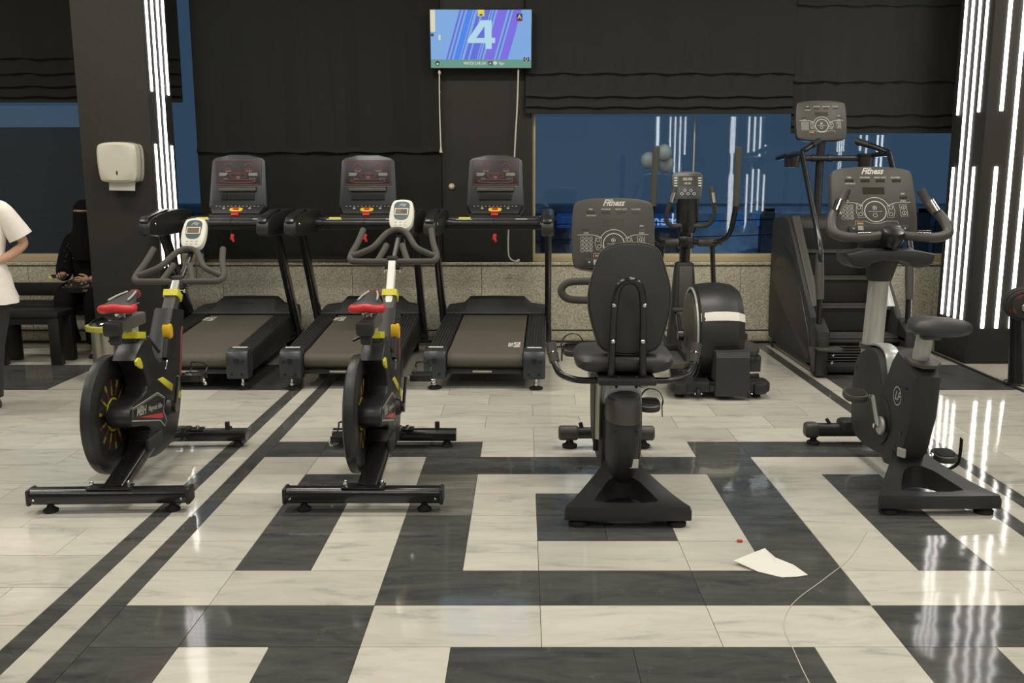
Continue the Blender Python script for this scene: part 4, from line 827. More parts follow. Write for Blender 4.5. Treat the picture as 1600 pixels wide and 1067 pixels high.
part('tower_cap', R_, 'grey_plastic', loft([rt_ring(.425, .128, .52, .0845), rt_ring(.50, .148, .46, .082), rt_ring(.545, .18, .40, .070), rt_ring(.568, .21, .35, .05)]), ang=50, label='paler upper cover'); part('serial_sticker', R_, 'ink_white', box(.035, .17, .235, .055, .003, .045, rx=12), label='white serial sticker'); part('tower_screws', R_, 'glossy_black', *[ball(s*.05, .135, .40, .007) for s in (-1, 1)], kind='stuff')
part('body_shell', R_, 'black_plastic_matte', prism([(.36, .52), (.52, .55), (.70, .60), (.95, .66), (1.12, .60), (1.20, .42), (1.16, .20), (1.05, .10), (.60, .10), (.40, .12), (.34, .30)], -.10, .10, 'x', .03, 1))
part('seat_cover', R_, 'silver_blue', loft([[(-.062, .16, .615), (.062, .16, .615), (.062, .20, .625), (-.062, .20, .625)], [(-.075, .22, .56), (.075, .22, .56), (.075, .30, .60), (-.075, .30, .60)], [(-.095, .36, .47), (.095, .36, .47), (.095, .45, .55), (-.095, .45, .55)]]), label='pale blue-grey cover under the seat')
part('cover_screws', R_, 'black_paint', *[ball(s*.045, .17, .597, .008) for s in (-1, 1)], kind='stuff')
rl = part('seat_rail', R_, 'brushed_steel', bar((-.075, .12, .615), (-.075, 1.0, .50), .03, .02), bar((.075, .12, .615), (.075, 1.0, .50), .03, .02), cyl((-.11, .34, .61), (-.11, .36, .30), .016, 12), label='steel seat rail'); part('rail_mount', R_, 'black_plastic', box(0, .22, .628, .26, .22, .03, .008), box(0, .12, .63, .17, .03, .03, .006), *[cyl((s*.04, .13, .64), (s*.04, .13, .655), .006, 8) for s in (-1, 1)], bar((-.1, .45, .62), (-.1, .50, .20), .05, .02))
def cush(z, a, y0, y1, n=28): return [(a*math.copysign(abs(math.cos(2*PI*j/n))**.45, math.cos(2*PI*j/n)), (y0+y1)/2+(y1-y0)/2*math.copysign(abs(math.sin(2*PI*j/n))**.45, math.sin(2*PI*j/n)), z) for j in range(n)]
st = part('seat', R_, 'seat_vinyl', loft([cush(.655, .20, .20, .56), cush(.67, .225, .18, .60), cush(.705, .232, .17, .61), cush(.728, .215, .19, .59), cush(.736, .16, .24, .54)]), ang=60); part('seat_pan', st, 'black_plastic', loft([cush(.64, .17, .24, .52), cush(.66, .205, .20, .57)]))
BM = TR(.012, .19, .74, 90-8)
bo = chaikin([(-.125, .0), (-.165, .12), (-.188, .22), (-.183, .31), (-.148, .42), (-.122, .478), (-.05, .503), (.06, .505), (.128, .482), (.152, .42), (.186, .31), (.188, .22), (.165, .12), (.125, .0)], 2)
bk = part('backrest', R_, 'seat_vinyl', X_(prism(bo, -.07, -.012, 'z', .02), BM)); part('backrest_shell', bk, 'black_plastic_matte', X_(prism(offs(bo, .006), -.014, .004, 'z', .005), BM)); part('piping', bk, 'grey_plastic', X_(tube([(x, y, -.012) for x, y in bo], .004, 6, closed=True), BM))
uf = part('backrest_frame', R_, 'black_paint', tube([(-.072, .17, .60), (-.070, .155, .66), (-.068, .15, .80), (-.062, .125, .98), (-.045, .115, 1.06), (0, .112, 1.085), (.045, .115, 1.06), (.062, .125, .98), (.068, .15, .80), (.070, .155, .66), (.072, .17, .60)], .0165, 12, 5)); part('frame_bolts', uf, 'chrome', *[ball(s*x, y, z, .010, .006, .010, 10, 6) for s in (-1, 1) for x, y, z in ((.066, .113, .975), (.066, .132, .81))], kind='stuff')
for s in (-1, 1):
    a_ = part('seat_arm', R_, 'black_paint', tube([(s*.06, .24, .615), (s*.20, .24, .61), (s*.285, .25, .632), (s*.315, .27, .665), (s*.325, .30, .70)], .0155, 12, 5)); part('seat_grip', a_, 'grey_plastic', tube([(s*.322, .295, .685), (s*.34, .335, .765)], [.024, .026], 14)); part('grip_sensor', a_, 'chrome', tube([(s*.331, .313, .722), (s*.332, .315, .726)], [.0262, .0262], 14))
cp = part('console_post', R_, 'black_plastic', tube([(0, 1.02, .55), (0, 1.0, .80), (0, 1.02, 1.12)], [.06, .045, .045], 16, 4))
console(R_, TR(.01, 1.06, 1.03, 90-14), .445, .405)
part('grab_bar', R_, 'foam_grip', *[tube([(s*.03, .92, .99), (s*.17, .90, .995), (s*.245, .90, .985), (s*.275, .90, .945), (s*.245, .90, .905), (s*.17, .90, .895), (s*.03, .92, .895)], .020, 12, 5) for s in (-1, 1)])
CYR, CZR = .93, .475
for s in (1, -1):
    dy, dz_ = (-.05, -.14) if s == 1 else (.05, .14)
    cr = part('crank', R_, 'silver_paint', bar((s*.12, CYR, CZR), (s*.135, CYR+dy, CZR+dz_), .014, .030, .005, up=(0, 1, 0)))
    pedal_big(R_, s, s*.20, CYR+dy, CZR+dz_, strap=1, tilt=15)

# ================================================================== ELLIPTICAL
E_ = thing('elliptical_trainer', 'black elliptical trainer with silver band, behind the recumbent bike', 'elliptical', (1.38, 6.2, 0))
part('rear_base', E_, 'black_plastic', box(0, .14, .085, .70, .16, .08, .02), box(-.28, .13, .075, .10, .18, .085, .025), box(.28, .13, .075, .10, .18, .085, .025), bar((.05, .2, .11), (.30, .2, .13), .04, .05, .01))
for s in (-.16, .19): w_ = part('transport_wheel', E_, 'rubber', lx([(.022, -.012), (.032, -.008), (.032, .008), (.022, .012)], s, .03, .045, 18)); part('wheel_bolt', w_, 'chrome', *[ball(s+q, .03, .045, .009, .008, .008, 8, 6) for q in (-.022, .022)])
for s in (-1, 1): part('levelling_foot', E_, 'rubber', cyl((s*.27, .15, 0), (s*.27, .15, .045), .035, 14)); part('front_foot', E_, 'rubber', cyl((s*.22, 1.95, 0), (s*.22, 1.95, .05), .035, 14))
part('main_beam', E_, 'black_paint', box(-.02, 1.0, .09, .12, 1.9, .07, .01), box(0, 1.95, .08, .55, .09, .07, .02))
part('tower_cover', E_, 'black_plastic_matte', loft([[(x*1.0+.075, y, z) for x, y in ((-.118, .01), (.118, .01), (.118, .2), (-.118, .2))] for z in (.03,)]+[[(x+.075, y, .30) for x, y in ((-.115, .03), (.115, .03), (.11, .2), (-.11, .2))], [(x+.075, y, .335) for x, y in ((-.118, .05), (.118, .05), (.11, .2), (-.11, .2))]]), ang=20)
cz, cyy, RR = .40, .50, .345
def wheel_rings(xs, f_=lambda j: 1):
    return loft([[(x, cyy+math.cos(2*PI*j/44)*r*1.0, cz+math.sin(2*PI*j/44)*r*1.04) for j in range(44)] for x, r in xs])
part('flywheel_shroud', E_, 'black_plastic', wheel_rings([(-.13, RR-.06), (-.135, RR-.03), (-.12, RR), (-.03, RR+.012), (.06, RR+.014), (.14, RR), (.19, RR-.035), (.20, RR-.09)]), ang=25)
part('side_disc', E_, 'grey_plastic', lx([(.29, -.012), (.30, 0), (.001, .004)], -.148, cyy, cz, 44)); part('disc_rim', E_, 'silver_paint', tube([(-.143, cyy+math.cos(2*PI*j/44)*.318, cz+math.sin(2*PI*j/44)*.33) for j in range(44)], .009, 8, closed=True), label='silver rim of the side disc')
bd = []
for a in range(14, 160, 5): pass
part('band', E_, 'white_plastic', loft([[(x, cyy-math.cos(rad(th))*r*1.0, cz+math.sin(rad(th))*r*1.04) for x, r in ((-.125, RR-.004), (-.03, RR+.02), (.06, RR+.022), (.14, RR+.006), (.192, RR-.03), (.188, RR-.045), (.06, RR), (-.03, RR), (-.12, RR-.02))] for th in (22, 27, 32)]), ang=20, label='pale band round the shroud')
for s in (-1, 1):
    y0 = .10 if s < 0 else .45; z0 = .235 if s < 0 else .26
    pw = .165 if s < 0 else .10
    pd = part('foot_pedal', E_, 'grey_plastic', X_(prism(chaikin([(-pw+.005, 0), (-pw, .38), (pw, .38), (pw-.005, 0)], 1), -.02, .02, 'z', .006), TR(s*.31-.03, y0-.04, z0, 3))); part('pedal_wall', pd, 'black_plastic', box(s*.30-.03-s*.09, y0+.19, z0+.035, .012, .36, .07, .005), box(s*.30-.03, y0+.37, z0+.04, .18, .012, .08, .005))
    part('pedal_arm', E_, 'black_paint', bar((s*.28, y0+.05, z0-.05), (s*.27, 1.62, .33), .05, .07, .01), box(s*.28+.01, y0+.02, z0-.08, .16, .12, .12, .01))
    part('crank_arm', E_, 'black_paint', bar((s*.215, cyy, cz-.02), (s*.225, cyy-.1*s, cz-.20*-s*-.6), .02, .06, .008), lx([(.045, -.02), (.045, .02)], s*.215, cyy, cz-.02, 18))
    part('lower_link', E_, 'black_paint', bar((s*.27, 1.62, .33), (s*.205, 1.53, 1.0), .04, .045, .012, up=(0, 1, 0)), lx([(.03, -.035), (.035, 0), (.03, .035)], s*.27, 1.62, .33, 16))
    ma = part('moving_arm', E_, 'black_paint', tube([(s*.12, 1.50, 1.0), (s*.24, 1.46, 1.01), (s*.315, 1.38, 1.08), (s*.335, 1.30, 1.25), (s*.333, 1.27, 1.32)], .021, 12, 5)); part('arm_grip', ma, 'foam_grip', tube([(s*.334, 1.275, 1.31), (s*.333, 1.25, 1.50), (s*.325, 1.22, 1.77)], [.027, .027, .028], 14, 3)); part('arm_joint', ma, 'grey_plastic', cyl((s*.08, 1.50, 1.0), (s*.24, 1.49, 1.0), .036, 16, ch=.005))
part('mast_cover', E_, 'black_plastic_matte', loft([oval(-.02, 1.58, .05, .13, .14, p=5), oval(-.02, 1.56, .35, .105, .11, p=5), oval(-.02, 1.55, .72, .085, .08, p=5), oval(-.02, 1.55, .82, .075, .06, p=5), oval(-.02, 1.55, .83, .06, .05, p=5)]), ang=30); part('mast_panel', E_, 'grey_plastic', box(-.02, 1.455, .62, .11, .02, .36, .006, rx=-4), label='paler face of the mast cover')
part('mast', E_, 'black_paint', bar((-.02, 1.55, .80), (-.02, 1.50, 1.32), .085, .07, .012, up=(0, 1, 0)), loft([oval(-.02, 1.50, 1.08, .065, .05, p=4), oval(-.02, 1.49, 1.15, .085, .06, p=4), oval(-.02, 1.48, 1.36, .09, .06, p=4)]), box(-.02, 1.50, 1.0, .13, .09, .11, .02)); part('pivot_bar', E_, 'black_paint', cyl((-.28, 1.50, 1.0), (.28, 1.50, 1.0), .022, 14))
EM = TR(-.02, 1.46, 1.31, 90-18)
ec_ = part('console', E_, 'grey_plastic_light', X_(prism(chaikin([(-.105, 0), (-.135, .24), (-.11, .285), (.11, .285), (.135, .24), (.105, 0)], 1), -.04, .015, 'z', .01), EM)); part('console_face', ec_, 'treadmill_cap', X_(prism([(-.10, .015), (-.118, .265), (.118, .265), (.10, .015)], .013, .018, 'z', .002), EM))
part('console_print', ec_, 'ink_white', *[X_(q, EM @ TR(0, 0, .019)) for q in [quad(s*.10-.012, .155+.022*i, s*.10+.012, .163+.022*i) for s in (-1, 1) for i in range(4)]+[text('00:00', .035, 0, .215), text('00 00', .024, 0, .178)]+[ring(x, .09, .011, .003, n=10) for x in (-.05, 0, .05)]+[ring(x, .12, .011, .003, n=10) for x in (-.025, .025)]], kind='stuff'); part('console_lcd', ec_, 'lcd', X_(box(0, .20, .0185, .15, .085, .001), EM), X_(box(-.06, .03, .0185, .06, .018, .001), EM), X_(box(.06, .03, .0185, .06, .018, .001), EM), kind='stuff')
fhn = part('fixed_handlebar', E_, 'foam_grip', *[tube([(s*.03-.02, 1.46, 1.15), (s*.13-.02, 1.42, 1.14), (s*.19-.02, 1.36, 1.19), (s*.19-.02, 1.30, 1.28), (s*.16-.02, 1.25, 1.39), (s*.14-.02, 1.24, 1.46)], .019, 12, 5) for s in (-1, 1)]); pieces('pulse_sensor', fhn, 'chrome', *[tube([(s*.173-.02, 1.255, 1.34), (s*.155-.02, 1.235, 1.42)], [.021, .021], 12) for s in (-1, 1)], label='silver pulse sensors')
part('bottle_holder', E_, 'grey_plastic', box(-.02, 1.44, .44, .20, .06, .03, .008), box(-.02, 1.42, .36, .16, .08, .13, .02))

# ================================================================== STAIR MACHINE
S_ = thing('stair_machine', 'tall black stair climbing machine with curved handrails by the window', 'stair machine', (2.65, 7.0, 0))
side = [(.0, .04), (-.0, .30), (.10, .40), (.24, .46), (.95, 1.17), (1.05, 1.20), (1.42, 1.19), (1.46, 1.1), (1.46, .20), (1.40, .04)]
for s in (-1, 1):
    p_ = part('side_panel', S_, 'black_plastic_matte', prism(side, s*.34-.03, s*.34+.03, 'x', .02, 1)); part('side_relief', p_, 'black_plastic', prism([(.28, .40), (.90, 1.02), (1.36, .72), (1.36, .60), (.30, .10), (.12, .10)], s*.37-.008, s*.37+.008, 'x', .006, 1))
    part('inner_rail', S_, 'grey_plastic' if s < 0 else 'silver_paint', bar((s*.30, .30, .50), (s*.30, .98, 1.19), .07, .05, .01), label='sloping inner rail')
    part('front_block', S_, 'black_plastic', box(s*.34, .02, .17, .10, .16, .32, .02), prism([(-.06, .28), (-.05, .36), (.12, .45), (.12, .28)], s*.34-.05, s*.34+.05, 'x', .01))
    part('step_plate', S_, 'grey_plastic', prism(chaikin([(-.09, -.08), (-.09, .04), (.09, .06), (.09, -.08)], 1), .205, .222, 'z', .004) if 0 else X_(prism(chaikin([(-.10, -.10), (-.10, .05), (.10, .05), (.10, -.10)], 1), -.008, .008, 'z', .003), TR(s*.30, -.05, .235)), X_(prism([(-.06, -.10), (-.10, .10), (.02, .10), (.04, -.02)], -.01, .01, 'z', .003), TR(s*.34, -.02, .14, 90, 0, 0)))
    part('bracket_bolts', S_, 'chrome', ball(s*.28, -.10, .13, .012, .008, .012), ball(s*.27, -.09, .19, .012, .008, .012), kind='stuff'); part('leveling_foot', S_, 'rubber', cyl((s*.34, .05, 0), (s*.34, .05, .05), .03, 12), cyl((s*.34, 1.3, 0), (s*.34, 1.3, .05), .03, 12))
    rl = part('handrail', S_, 'black_paint', tube([(s*.345, .05, .33), (s*.35, .10, .80), (s*.35, .13, 1.01), (s*.355, .40, 1.36), (s*.36, .66, 1.69), (s*.355, .70, 1.735), (s*.33, .735, 1.755), (s*.24, .82, 1.80), (s*.16, .90, 1.835)], .022, 12, 5), tube([(s*.36, .68, 1.725), (s*.365, 1.0, 1.725), (s*.375, 1.35, 1.705)], .024, 12, 4))
    part('rail_grip', rl, 'black_plastic', tube([(s*.24, .82, 1.80), (s*.16, .90, 1.835)], [.027, .030], 14)); part('rail_sleeve', rl, 'grey_plastic', tube([(s*.348, .06, .60), (s*.35, .10, .80), (s*.35, .125, .98)], [.030, .034, .028], 14, 4))
    cu = part('cup_holder', S_, 'black_plastic', cyl((s*.32, 1.10, 1.62), (s*.32, 1.10, 1.73), .06, 18, .068), prism(chaikin([(-.09, -.07), (-.09, .07), (.09, .07), (.09, -.07)], 1), 1.72, 1.735, 'z', .004) if 0 else at(lathe([(.05, 1.70), (.075, 1.72), (.075, 1.735), (.05, 1.74)], 18), s*.32, 1.10, 0))
part('top_cover', S_, 'black_plastic_matte', prism([(.98, 1.08), (1.0, 1.18), (1.1, 1.21), (1.42, 1.20), (1.44, 1.05)], -.32, .32, 'x', .015, 1), prism([(1.0, .9), (.95, 1.10), (1.05, 1.12), (1.1, .9)], -.31, .31, 'x', .01))
for i in range(4):
    y = .12+.24*i; z = .30+.205*i
    sp_ = part('step', S_, 'rubber', prism([(y, z-.20), (y-.02, z-.015), (y-.02, z), (y+.22, z), (y+.22, z-.02), (y+.02, z-.02), (y+.03, z-.20)], -.305, .305, 'x', .004)); part('step_edge', sp_, 'grey_plastic', box(0, y-.02, z-.006, .60, .022, .016, .004), box(0, y+.10, z+.003, .58, .17, .005))
gr = part('rear_cover', S_, 'black_plastic', box(0, .10, .06, .62, .10, .08, .01), box(0, .10, .27, .62, .10, .03, .01), box(0, .17, .16, .62, .02, .24))
for i in range(8): part('grille_slat', gr, 'black_plastic', box(0, .055, .075+.022*i, .60, .012, .010, .003, 1))
part('base_frame', S_, 'black_paint', *[bar((s*.33, .0, .03), (s*.33, 1.42, .03), .06, .04, .01) for s in (-1, 1)], box(0, 1.40, .05, .66, .06, .05, .01), box(0, 1.38, .62, .64, .03, 1.15, .01))
part('console_mast', S_, 'dark_steel', tube([(-.06, 1.15, 1.19), (-.06, 1.16, 1.60), (-.06, 1.14, 1.90)], .034, 16, 3)); part('cross_bar', S_, 'dark_steel', cyl((-.36, 1.12, 1.70), (.36, 1.12, 1.70), .026, 14), *[cyl((s*.05-.06, 1.12, 1.70), (s*.09-.06, 1.12, 1.70), .032, 14) for s in (-1, 1)])
console(S_, TR(-.075, 1.10, 1.845, 90-14), .44, .36, logo=False, keys=False)
part('rail_sticker', S_, 'ink_white', box(.268, .50, .64, .003, .035, .06, rx=-30), box(.268, .58, .72, .003, .03, .05, rx=-30), label='white stickers on the right rail')

# ================================================================== BARBELL STAND at the right edge
K = thing('barbell_stand', 'black steel stand post holding a barbell, by the light-strip column', 'stand', (3.72, 6.70, .012))
part('post', K, 'black_paint', tube([(0, 0, .0), (-.03, .06, .55)], [.085, .06], 20)); part('base_flange', K, 'black_paint', cyl((0, 0, 0), (0, 0, .015), .115, 28, ch=.004)); part('cradle', K, 'black_paint', box(-.03, .07, .56, .12, .10, .03, .008), *[box(-.03+q, .07, .595, .015, .10, .06, .005) for q in (-.052, .052)])
B_ = thing('barbell', 'barbell with black and dark red round plates on the stand', 'barbell', (3.685, 6.77, .625), -20)
part('bar', B_, 'chrome', cyl((0, -.36, 0), (0, .45, 0), .020, 16))
for i, (y, r) in enumerate(((-.31, .088), (-.255, .108), (-.195, .118), (-.135, .122))):
    pl = part('weight_plate', B_, 'rubber', at(lathe([(.022, -.026), (r*.75, -.026), (r*.78, -.018), (r*.93, -.020), (r, -.012), (r, .012), (r*.93, .020), (.022, .026)], 40), 0, y, 0, rx=90))
    part('plate_marks', pl, 'red_dull', *[X_(box(math.cos(a)*r*.85, math.sin(a)*r*.85, -.0245 if 0 else .021, .012, .035, .003, 0, rz=math.degrees(a)), TR(0, y, 0, 90)) for a in (.6, 2.1, 3.6, 5.2)], kind='stuff', label='dark red marks')  # marks are plain dull red, without emission
part('collar', B_, 'brushed_steel', cyl((0, -.375, 0), (0, -.335, 0), .030, 20, ch=.005))

# ================================================================== BENCH, BIN
def bench(name, label, cat, loc, L_, W_, H_, th):
    N_ = thing(name, label, cat, loc)
    part('top', N_, 'bench_wood', box(0, 0, H_-th/2, L_, W_, th, .006)); pieces('apron', N_, 'bench_wood', *[box(0, s*(W_/2-.03), H_-th-.03, L_-.1, .02, .06, .003) for s in (-1, 1)])
    pieces('leg', N_, 'bench_wood', *[box(sx*(L_/2-.05), sy*(W_/2-.045), (H_-th)/2, .09, .07, H_-th, .006) for sx in (-1, 1) for sy in (-1, 1)])
    return N_
bench('bench', 'black wooden bench under the window, the veiled person sits on it', 'bench', (-4.28, 8.19, 0), 1.42, .34, .43, .04)
nb = bpy.data.objects['bench']; part('backrest', nb, 'bench_wood', box(0, .20, .525, 1.36, .03, .12, .005)); pieces('back_post', nb, 'bench_wood', *[box(x, .17, .49, .05, .03, .19, .004) for x in (-.6, .6)])
bench('low_table', 'low black wooden table in front of the veiled person', 'table', (-4.10, 7.58, 0), .56, .30, .445, .045)
Q = thing('waste_bin', 'stainless steel swing-top waste bin with yellow-green rim, behind left spin bike', 'waste bin', (-3.165, 6.92, 0))
part('body', Q, 'brushed_steel', lathe([(.135, .02), (.137, .40), (.137, .405)], 36)); part('foot_ring', Q, 'black_plastic', lathe([(.135, 0), (.14, .003), (.14, .025), (.135, .03)], 32))
part('bag_rim', Q, 'bin_rim', lathe([(.14, .385), (.172, .39), (.174, .425), (.165, .43), (.15, .43)], 36), label='yellow-green rim'); part('dome_lid', Q, 'chrome', lathe([(.15, .425), (.14, .445), (.11, .47), (.06, .487), (.001, .492)], 32))

# ================================================================== PEOPLE
def skin(name, parent, mt, nodes, edges, sub=2, label=None):
    """one continuous surface grown from a skeleton of (x,y,z,rx,ry)"""
    me = bpy.data.meshes.new(name); me.from_pydata([n[:3] for n in nodes], edges, []); me.materials.append(M[mt])
    o = bpy.data.objects.new(name, me); COL.objects.link(o); o.parent = parent
    sk = o.modifiers.new('skin', 'SKIN')
    for i, n in enumerate(nodes):
        me.skin_vertices[0].data[i].radius = (n[3], n[4] if len(n) > 4 else n[3]); me.skin_vertices[0].data[i].use_root = (i == 0)
    sk.use_smooth_shade = True
    s = o.modifiers.new('sub', 'SUBSURF'); s.levels = sub; s.render_levels = sub
    if label: o['label'] = label
    return o
def chain(nodes, edges, start, pts):
    p = start
    for q in pts: nodes.append(q); edges.append((p, len(nodes)-1)); p = len(nodes)-1
    return p
def hand(nodes, edges, wrist_i, w, d, side, curl=.5, L_=.18):
    """palm and five fingers: w wrist point, d unit direction, side unit vector across the palm (towards the thumb)"""
    w = Vector(w); d = Vector(d).normalized(); s = Vector(side); s = (s-d*s.dot(d)).normalized(); n = d.cross(s)
    pc = w+d*.045
    nodes.append((*pc, .017, .024)); edges.append((wrist_i, len(nodes)-1)); pi_ = len(nodes)-1
    for off, ln in ((.028, .068), (.010, .077), (-.009, .072), (-.027, .056)):
        k = w+d*.085+s*off; nodes.append((*k, .0095)); edges.append((pi_, len(nodes)-1)); a = len(nodes)-1
        q1 = k+d*ln*.45*math.cos(curl*.6)+n*ln*.45*math.sin(curl*.6); q2 = q1+d*ln*.35*math.cos(curl*1.4)+n*ln*.35*math.sin(curl*1.4); q3 = q2+d*ln*.25*math.cos(curl*2.2)+n*ln*.25*math.sin(curl*2.2)
        chain(nodes, edges, a, [(*q1, .0085), (*q2, .0078), (*q3, .0065)])
    k = w+d*.03+s*.026; nodes.append((*k, .011)); edges.append((pi_, len(nodes)-1)); a = len(nodes)-1
    chain(nodes, edges, a, [(*(k+d*.03+s*.022+n*.008), .0095), (*(k+d*.058+s*.026+n*.018), .0078)])
def face(P_, h, fwd, scale=1.0):
    """eyes, nose, mouth, ears on a head centred at h looking along fwd (in xy)"""
    a = math.degrees(math.atan2(fwd[1], fwd[0]))+90; m_ = TR(h[0], h[1], h[2], 0, 0, a) @ Matrix.Scale(scale, 4)   # face looks along local -y
    return m_
# --- standing woman, far left, cut by the frame
W1 = thing('person', 'person in a loose cream short-sleeved top and dark trousers, hand on hip', 'person', (-3.585, 6.0, 0), 0)
nodes = [(0, 0, .86, .12, .10)]; edges = []
ch_ = chain(nodes, edges, 0, [(0, 0, 1.02, .115, .085), (0, 0, 1.18, .13, .095), (0, .01, 1.30, .12, .08)]); nk = chain(nodes, edges, ch_, [(0, .01, 1.375, .055, .05), (0, 0, 1.43, .045, .048)])
chain(nodes, edges, nk, [(0, -.005, 1.485, .065, .075), (0, -.005, 1.545, .075, .09), (0, 0, 1.60, .06, .07)])
el = chain(nodes, edges, ch_, [(.155, .02, 1.315, .05), (.22, .05, 1.22, .042), (.285, .09, 1.10, .036), (.22, .02, 1.03, .032), (.15, -.05, .985, .026)])
hand(nodes, edges, el, (.15, -.05, .985), (-.8, -.35, .1), (0, .3, 1), .9)
er = chain(nodes, edges, ch_, [(-.155, .02, 1.315, .05), (-.21, .03, 1.20, .042), (-.245, .02, 1.06, .036), (-.23, -.06, .94, .032), (-.20, -.14, .86, .026)])
hand(nodes, edges, er, (-.20, -.14, .86), (.15, -.5, -.8), (1, 0, 0), .5)
for s in (-1, 1):
    k = chain(nodes, edges, 0, [(s*.09-.01, 0, .78, .085), (s*.10-.03, 0, .60, .07), (s*.105-.06, -.01, .44, .052), (s*.105-.08, .01, .28, .048), (s*.105-.10, .02, .10, .032), (s*.108-.10, .01, .05, .034)]); chain(nodes, edges, k, [(s*.115-.10, -.07, .035, .036, .03), (s*.12-.10, -.15, .028, .032, .022)])
skin('body', W1, 'skin', nodes, edges)
def tor(zs): return loft([oval(c[0], c[1], z, a, b, 28, 2.3) for z, a, b, c in zs])
tp = part('top', W1, 'tee', loft([[(x+.006*math.sin(j*1.7+z*20)*(1.35-z)*2, y+.006*math.cos(j*2.1+z*15)*(1.35-z)*2, z) for j, (x, y, z) in enumerate(oval(0, cy, z, a, b, 28, 2.3))] for z, a, b, cy in ((.715, .235, .175, 0), (.75, .232, .172, 0), (.80, .215, .155, 0), (.90, .195, .14, 0), (.98, .17, .13, 0), (1.04, .175, .13, 0), (1.14, .19, .14, 0), (1.25, .20, .14, .005), (1.33, .195, .12, .01), (1.375, .14, .09, .01), (1.40, .075, .065, .01))]), ang=60)
pieces('sleeve', W1, 'tee', *[tube([(s*.10, .01, 1.33), (s*.17, .02, 1.32), (s*.225, .05 if s > 0 else .03, 1.23), (s*(.265 if s > 0 else .235), .075 if s > 0 else .03, 1.145)], [.06, .068, .072, .078], 20, 4) for s in (-1, 1)], ang=60)
part('trousers', W1, 'trouser', *[loft([oval(s*.095, 0, .80, .10, .12, 20), oval(s*.10-.03, 0, .60, .095, .10, 20), oval(s*.105-.06, 0, .42, .075, .08, 20), oval(s*.105-.09, .01, .20, .068, .072, 20), oval(s*.108-.10, .015, .075, .062, .07, 20)]) for s in (-1, 1)], ang=60)
pieces('shoe', W1, 'black_plastic', *[loft([oval(s*.115-.10, -.06, .0, .045, .125, 20, 2.6), oval(s*.115-.10, -.06, .03, .047, .127, 20, 2.6), oval(s*.113-.10, -.03, .065, .04, .085, 20), oval(s*.11-.10, .01, .085, .035, .045, 20)]) for s in (-1, 1)])
hm = Matrix.Translation((0, -.005, 1.535))
part('hair', W1, 'hair', ball(0, .040, 1.578, .088, .092, .088, 20, 12), loft([oval(0, .05, 1.58, .085, .065), oval(0, .075, 1.45, .08, .05), oval(0, .08, 1.34, .06, .035), oval(0, .085, 1.26, .02, .015)]))
part('face', W1, ['skin', 'eye', 'pupil', 'lip'], (ball(0, -.105, 1.515, .012, .02, .022, 10, 8), 0), *[(ball(s*.032, -.088, 1.54, .013, .008, .008, 10, 8), 1) for s in (-1, 1)], *[(ball(s*.032, -.095, 1.54, .005, .003, .005, 8, 6), 2) for s in (-1, 1)], (ball(0, -.092, 1.478, .022, .008, .007, 10, 6), 3), *[(ball(s*.08, .0, 1.525, .010, .018, .03, 8, 8), 0) for s in (-1, 1)])
# --- seated woman in black
W2_ = thing('person', 'person in black veil and robe seated on the bench beside the column', 'person', (-3.84, 8.14, 0), 0)
nodes = [(0, .06, .55, .13, .11)]; edges = []
c1 = chain(nodes, edges, 0, [(0, .05, .72, .11, .085), (0, .03, .88, .125, .09), (0, .02, 1.0, .11, .075)]); nk = chain(nodes, edges, c1, [(0, 0, 1.08, .05), (-.005, -.01, 1.13, .045)])
chain(nodes, edges, nk, [(-.01, -.03, 1.18, .06, .07), (-.015, -.035, 1.24, .07, .085), (-.01, -.02, 1.29, .055, .065)])
a1 = chain(nodes, edges, c1, [(-.15, .02, 1.0, .045), (-.20, 0, .87, .04), (-.215, -.03, .74, .036), (-.19, -.13, .70, .030), (-.165, -.20, .69, .024)]); hand(nodes, edges, a1, (-.165, -.20, .69), (.35, -.9, -.1), (.9, .3, .2), .9)
a2 = chain(nodes, edges, c1, [(.15, .02, 1.0, .045), (.19, 0, .87, .04), (.19, -.03, .75, .036), (.12, -.12, .69, .030), (.07, -.18, .665, .024)]); hand(nodes, edges, a2, (.07, -.18, .665), (-.75, -.5, -.1), (.2, .2, 1), .8)
for s in (-1, 1):
    k = chain(nodes, edges, 0, [(s*.09, -.02, .54, .08), (s*.12, -.15, .53, .07), (s*.13, -.27, .48, .052), (s*.12, -.28, .28, .042), (s*.115, -.25, .10, .028)]); chain(nodes, edges, k, [(s*.12, -.30, .055, .032, .026), (s*.125, -.37, .035, .026, .018)])
skin('body', W2_, 'skin', nodes, edges)
def rob(rows): return loft([oval(x, y, z, a, b, 26, 2.2) for x, y, z, a, b in rows])
part('robe', W2_, 'black_cloth', rob([(0, .05, .435, .20, .14), (0, .05, .60, .19, .14), (0, .04, .78, .175, .125), (0, .03, .93, .19, .12), (0, .02, 1.03, .165, .10), (0, .01, 1.09, .08, .07)]),
     *[tube([(s*.09, .02, .545), (s*.12, -.14, .545), (s*.13, -.27, .49), (s*.125, -.29, .30), (s*.12, -.26, .13)], [.105, .105, .09, .08, .09], 18, 4) for s in (-1, 1)],
     tube([(-.11, .02, 1.02), (-.175, .01, .96), (-.225, -.02, .76), (-.20, -.10, .71), (-.18, -.15, .70)], [.06, .07, .075, .065, .06], 16, 4), tube([(.11, .02, 1.02), (.17, .01, .96), (.20, -.02, .77), (.14, -.09, .71), (.10, -.14, .69)], [.06, .065, .065, .055, .05], 16, 4), ang=60)
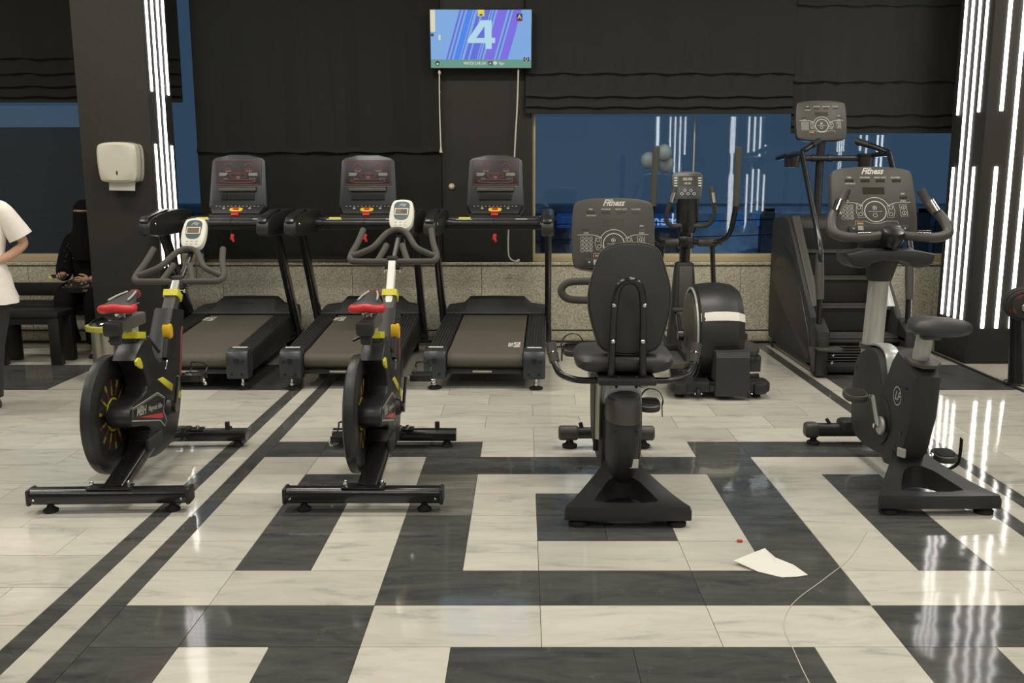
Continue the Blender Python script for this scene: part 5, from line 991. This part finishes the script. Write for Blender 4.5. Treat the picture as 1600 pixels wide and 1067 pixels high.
vl = part('veil', W2_, 'black_cloth', loft([oval(-.01, -.02, z, a, b, 24) for z, a, b in ((1.345, .03, .03), (1.325, .07, .07), (1.29, .09, .095), (1.262, .096, .10))]), loft([oval(-.01, .005, z, a, b, 24) for z, a, b in ((1.30, .085, .085), (1.24, .094, .085), (1.15, .10, .09), (1.05, .15, .10), (.95, .18, .115), (.88, .185, .115))]),
     loft([oval(-.015, cy, z, a, b, 24) for z, a, b, cy in ((1.236, .094, .10, -.02), (1.20, .092, .105, -.022), (1.10, .10, .10, -.03), (.98, .115, .075, -.07), (.88, .11, .06, -.09), (.82, .08, .03, -.105))]), ang=60)
part('eyes', W2_, ['skin', 'eye', 'pupil'], (ball(-.015, -.055, 1.248, .078, .062, .022, 20, 8), 0), *[(ball(-.015+s*.030, -.112, 1.25, .012, .007, .006, 10, 6), 1) for s in (-1, 1)], *[(ball(-.015+s*.030, -.118, 1.25, .005, .003, .005, 8, 6), 2) for s in (-1, 1)], label='eyes in the slit of the veil')
random.seed(3)
part('sequins', W2_, 'chrome', *[ball(random.choice((-1, 1))*random.uniform(.12, .19)+q*0, -.06-random.random()*.05, random.uniform(.74, .98), .0035, .002, .0035, 6, 4) for q in range(34)], kind='stuff')
pieces('shoe', W2_, 'black_plastic', *[loft([oval(s*.125, -.31, .0, .04, .11, 18, 2.6), oval(s*.125, -.31, .02, .042, .112, 18, 2.6), oval(s*.122, -.28, .04, .034, .07, 18)]) for s in (-1, 1)])
part('lap_shawl', W2_, 'print_cloth', loft([oval(.0, -.12, z, a, b, 26) for z, a, b in ((.56, .23, .20), (.60, .22, .21), (.645, .16, .13), (.655, .05, .05))]))
one('phone', 'dark phone with yellow edge held by the veiled person', 'phone', ['glossy_black', 'yellow'], box(-3.985, 7.835, .70, .13, .012, .03, .004, rz=5), (box(-4.055, 7.83, .69, .03, .014, .02, .004), 1))

import sys
print('objects', len(bpy.data.objects), 'tris', sum(len(o.data.polygons)*2 for o in bpy.data.objects if o.type == 'MESH'))
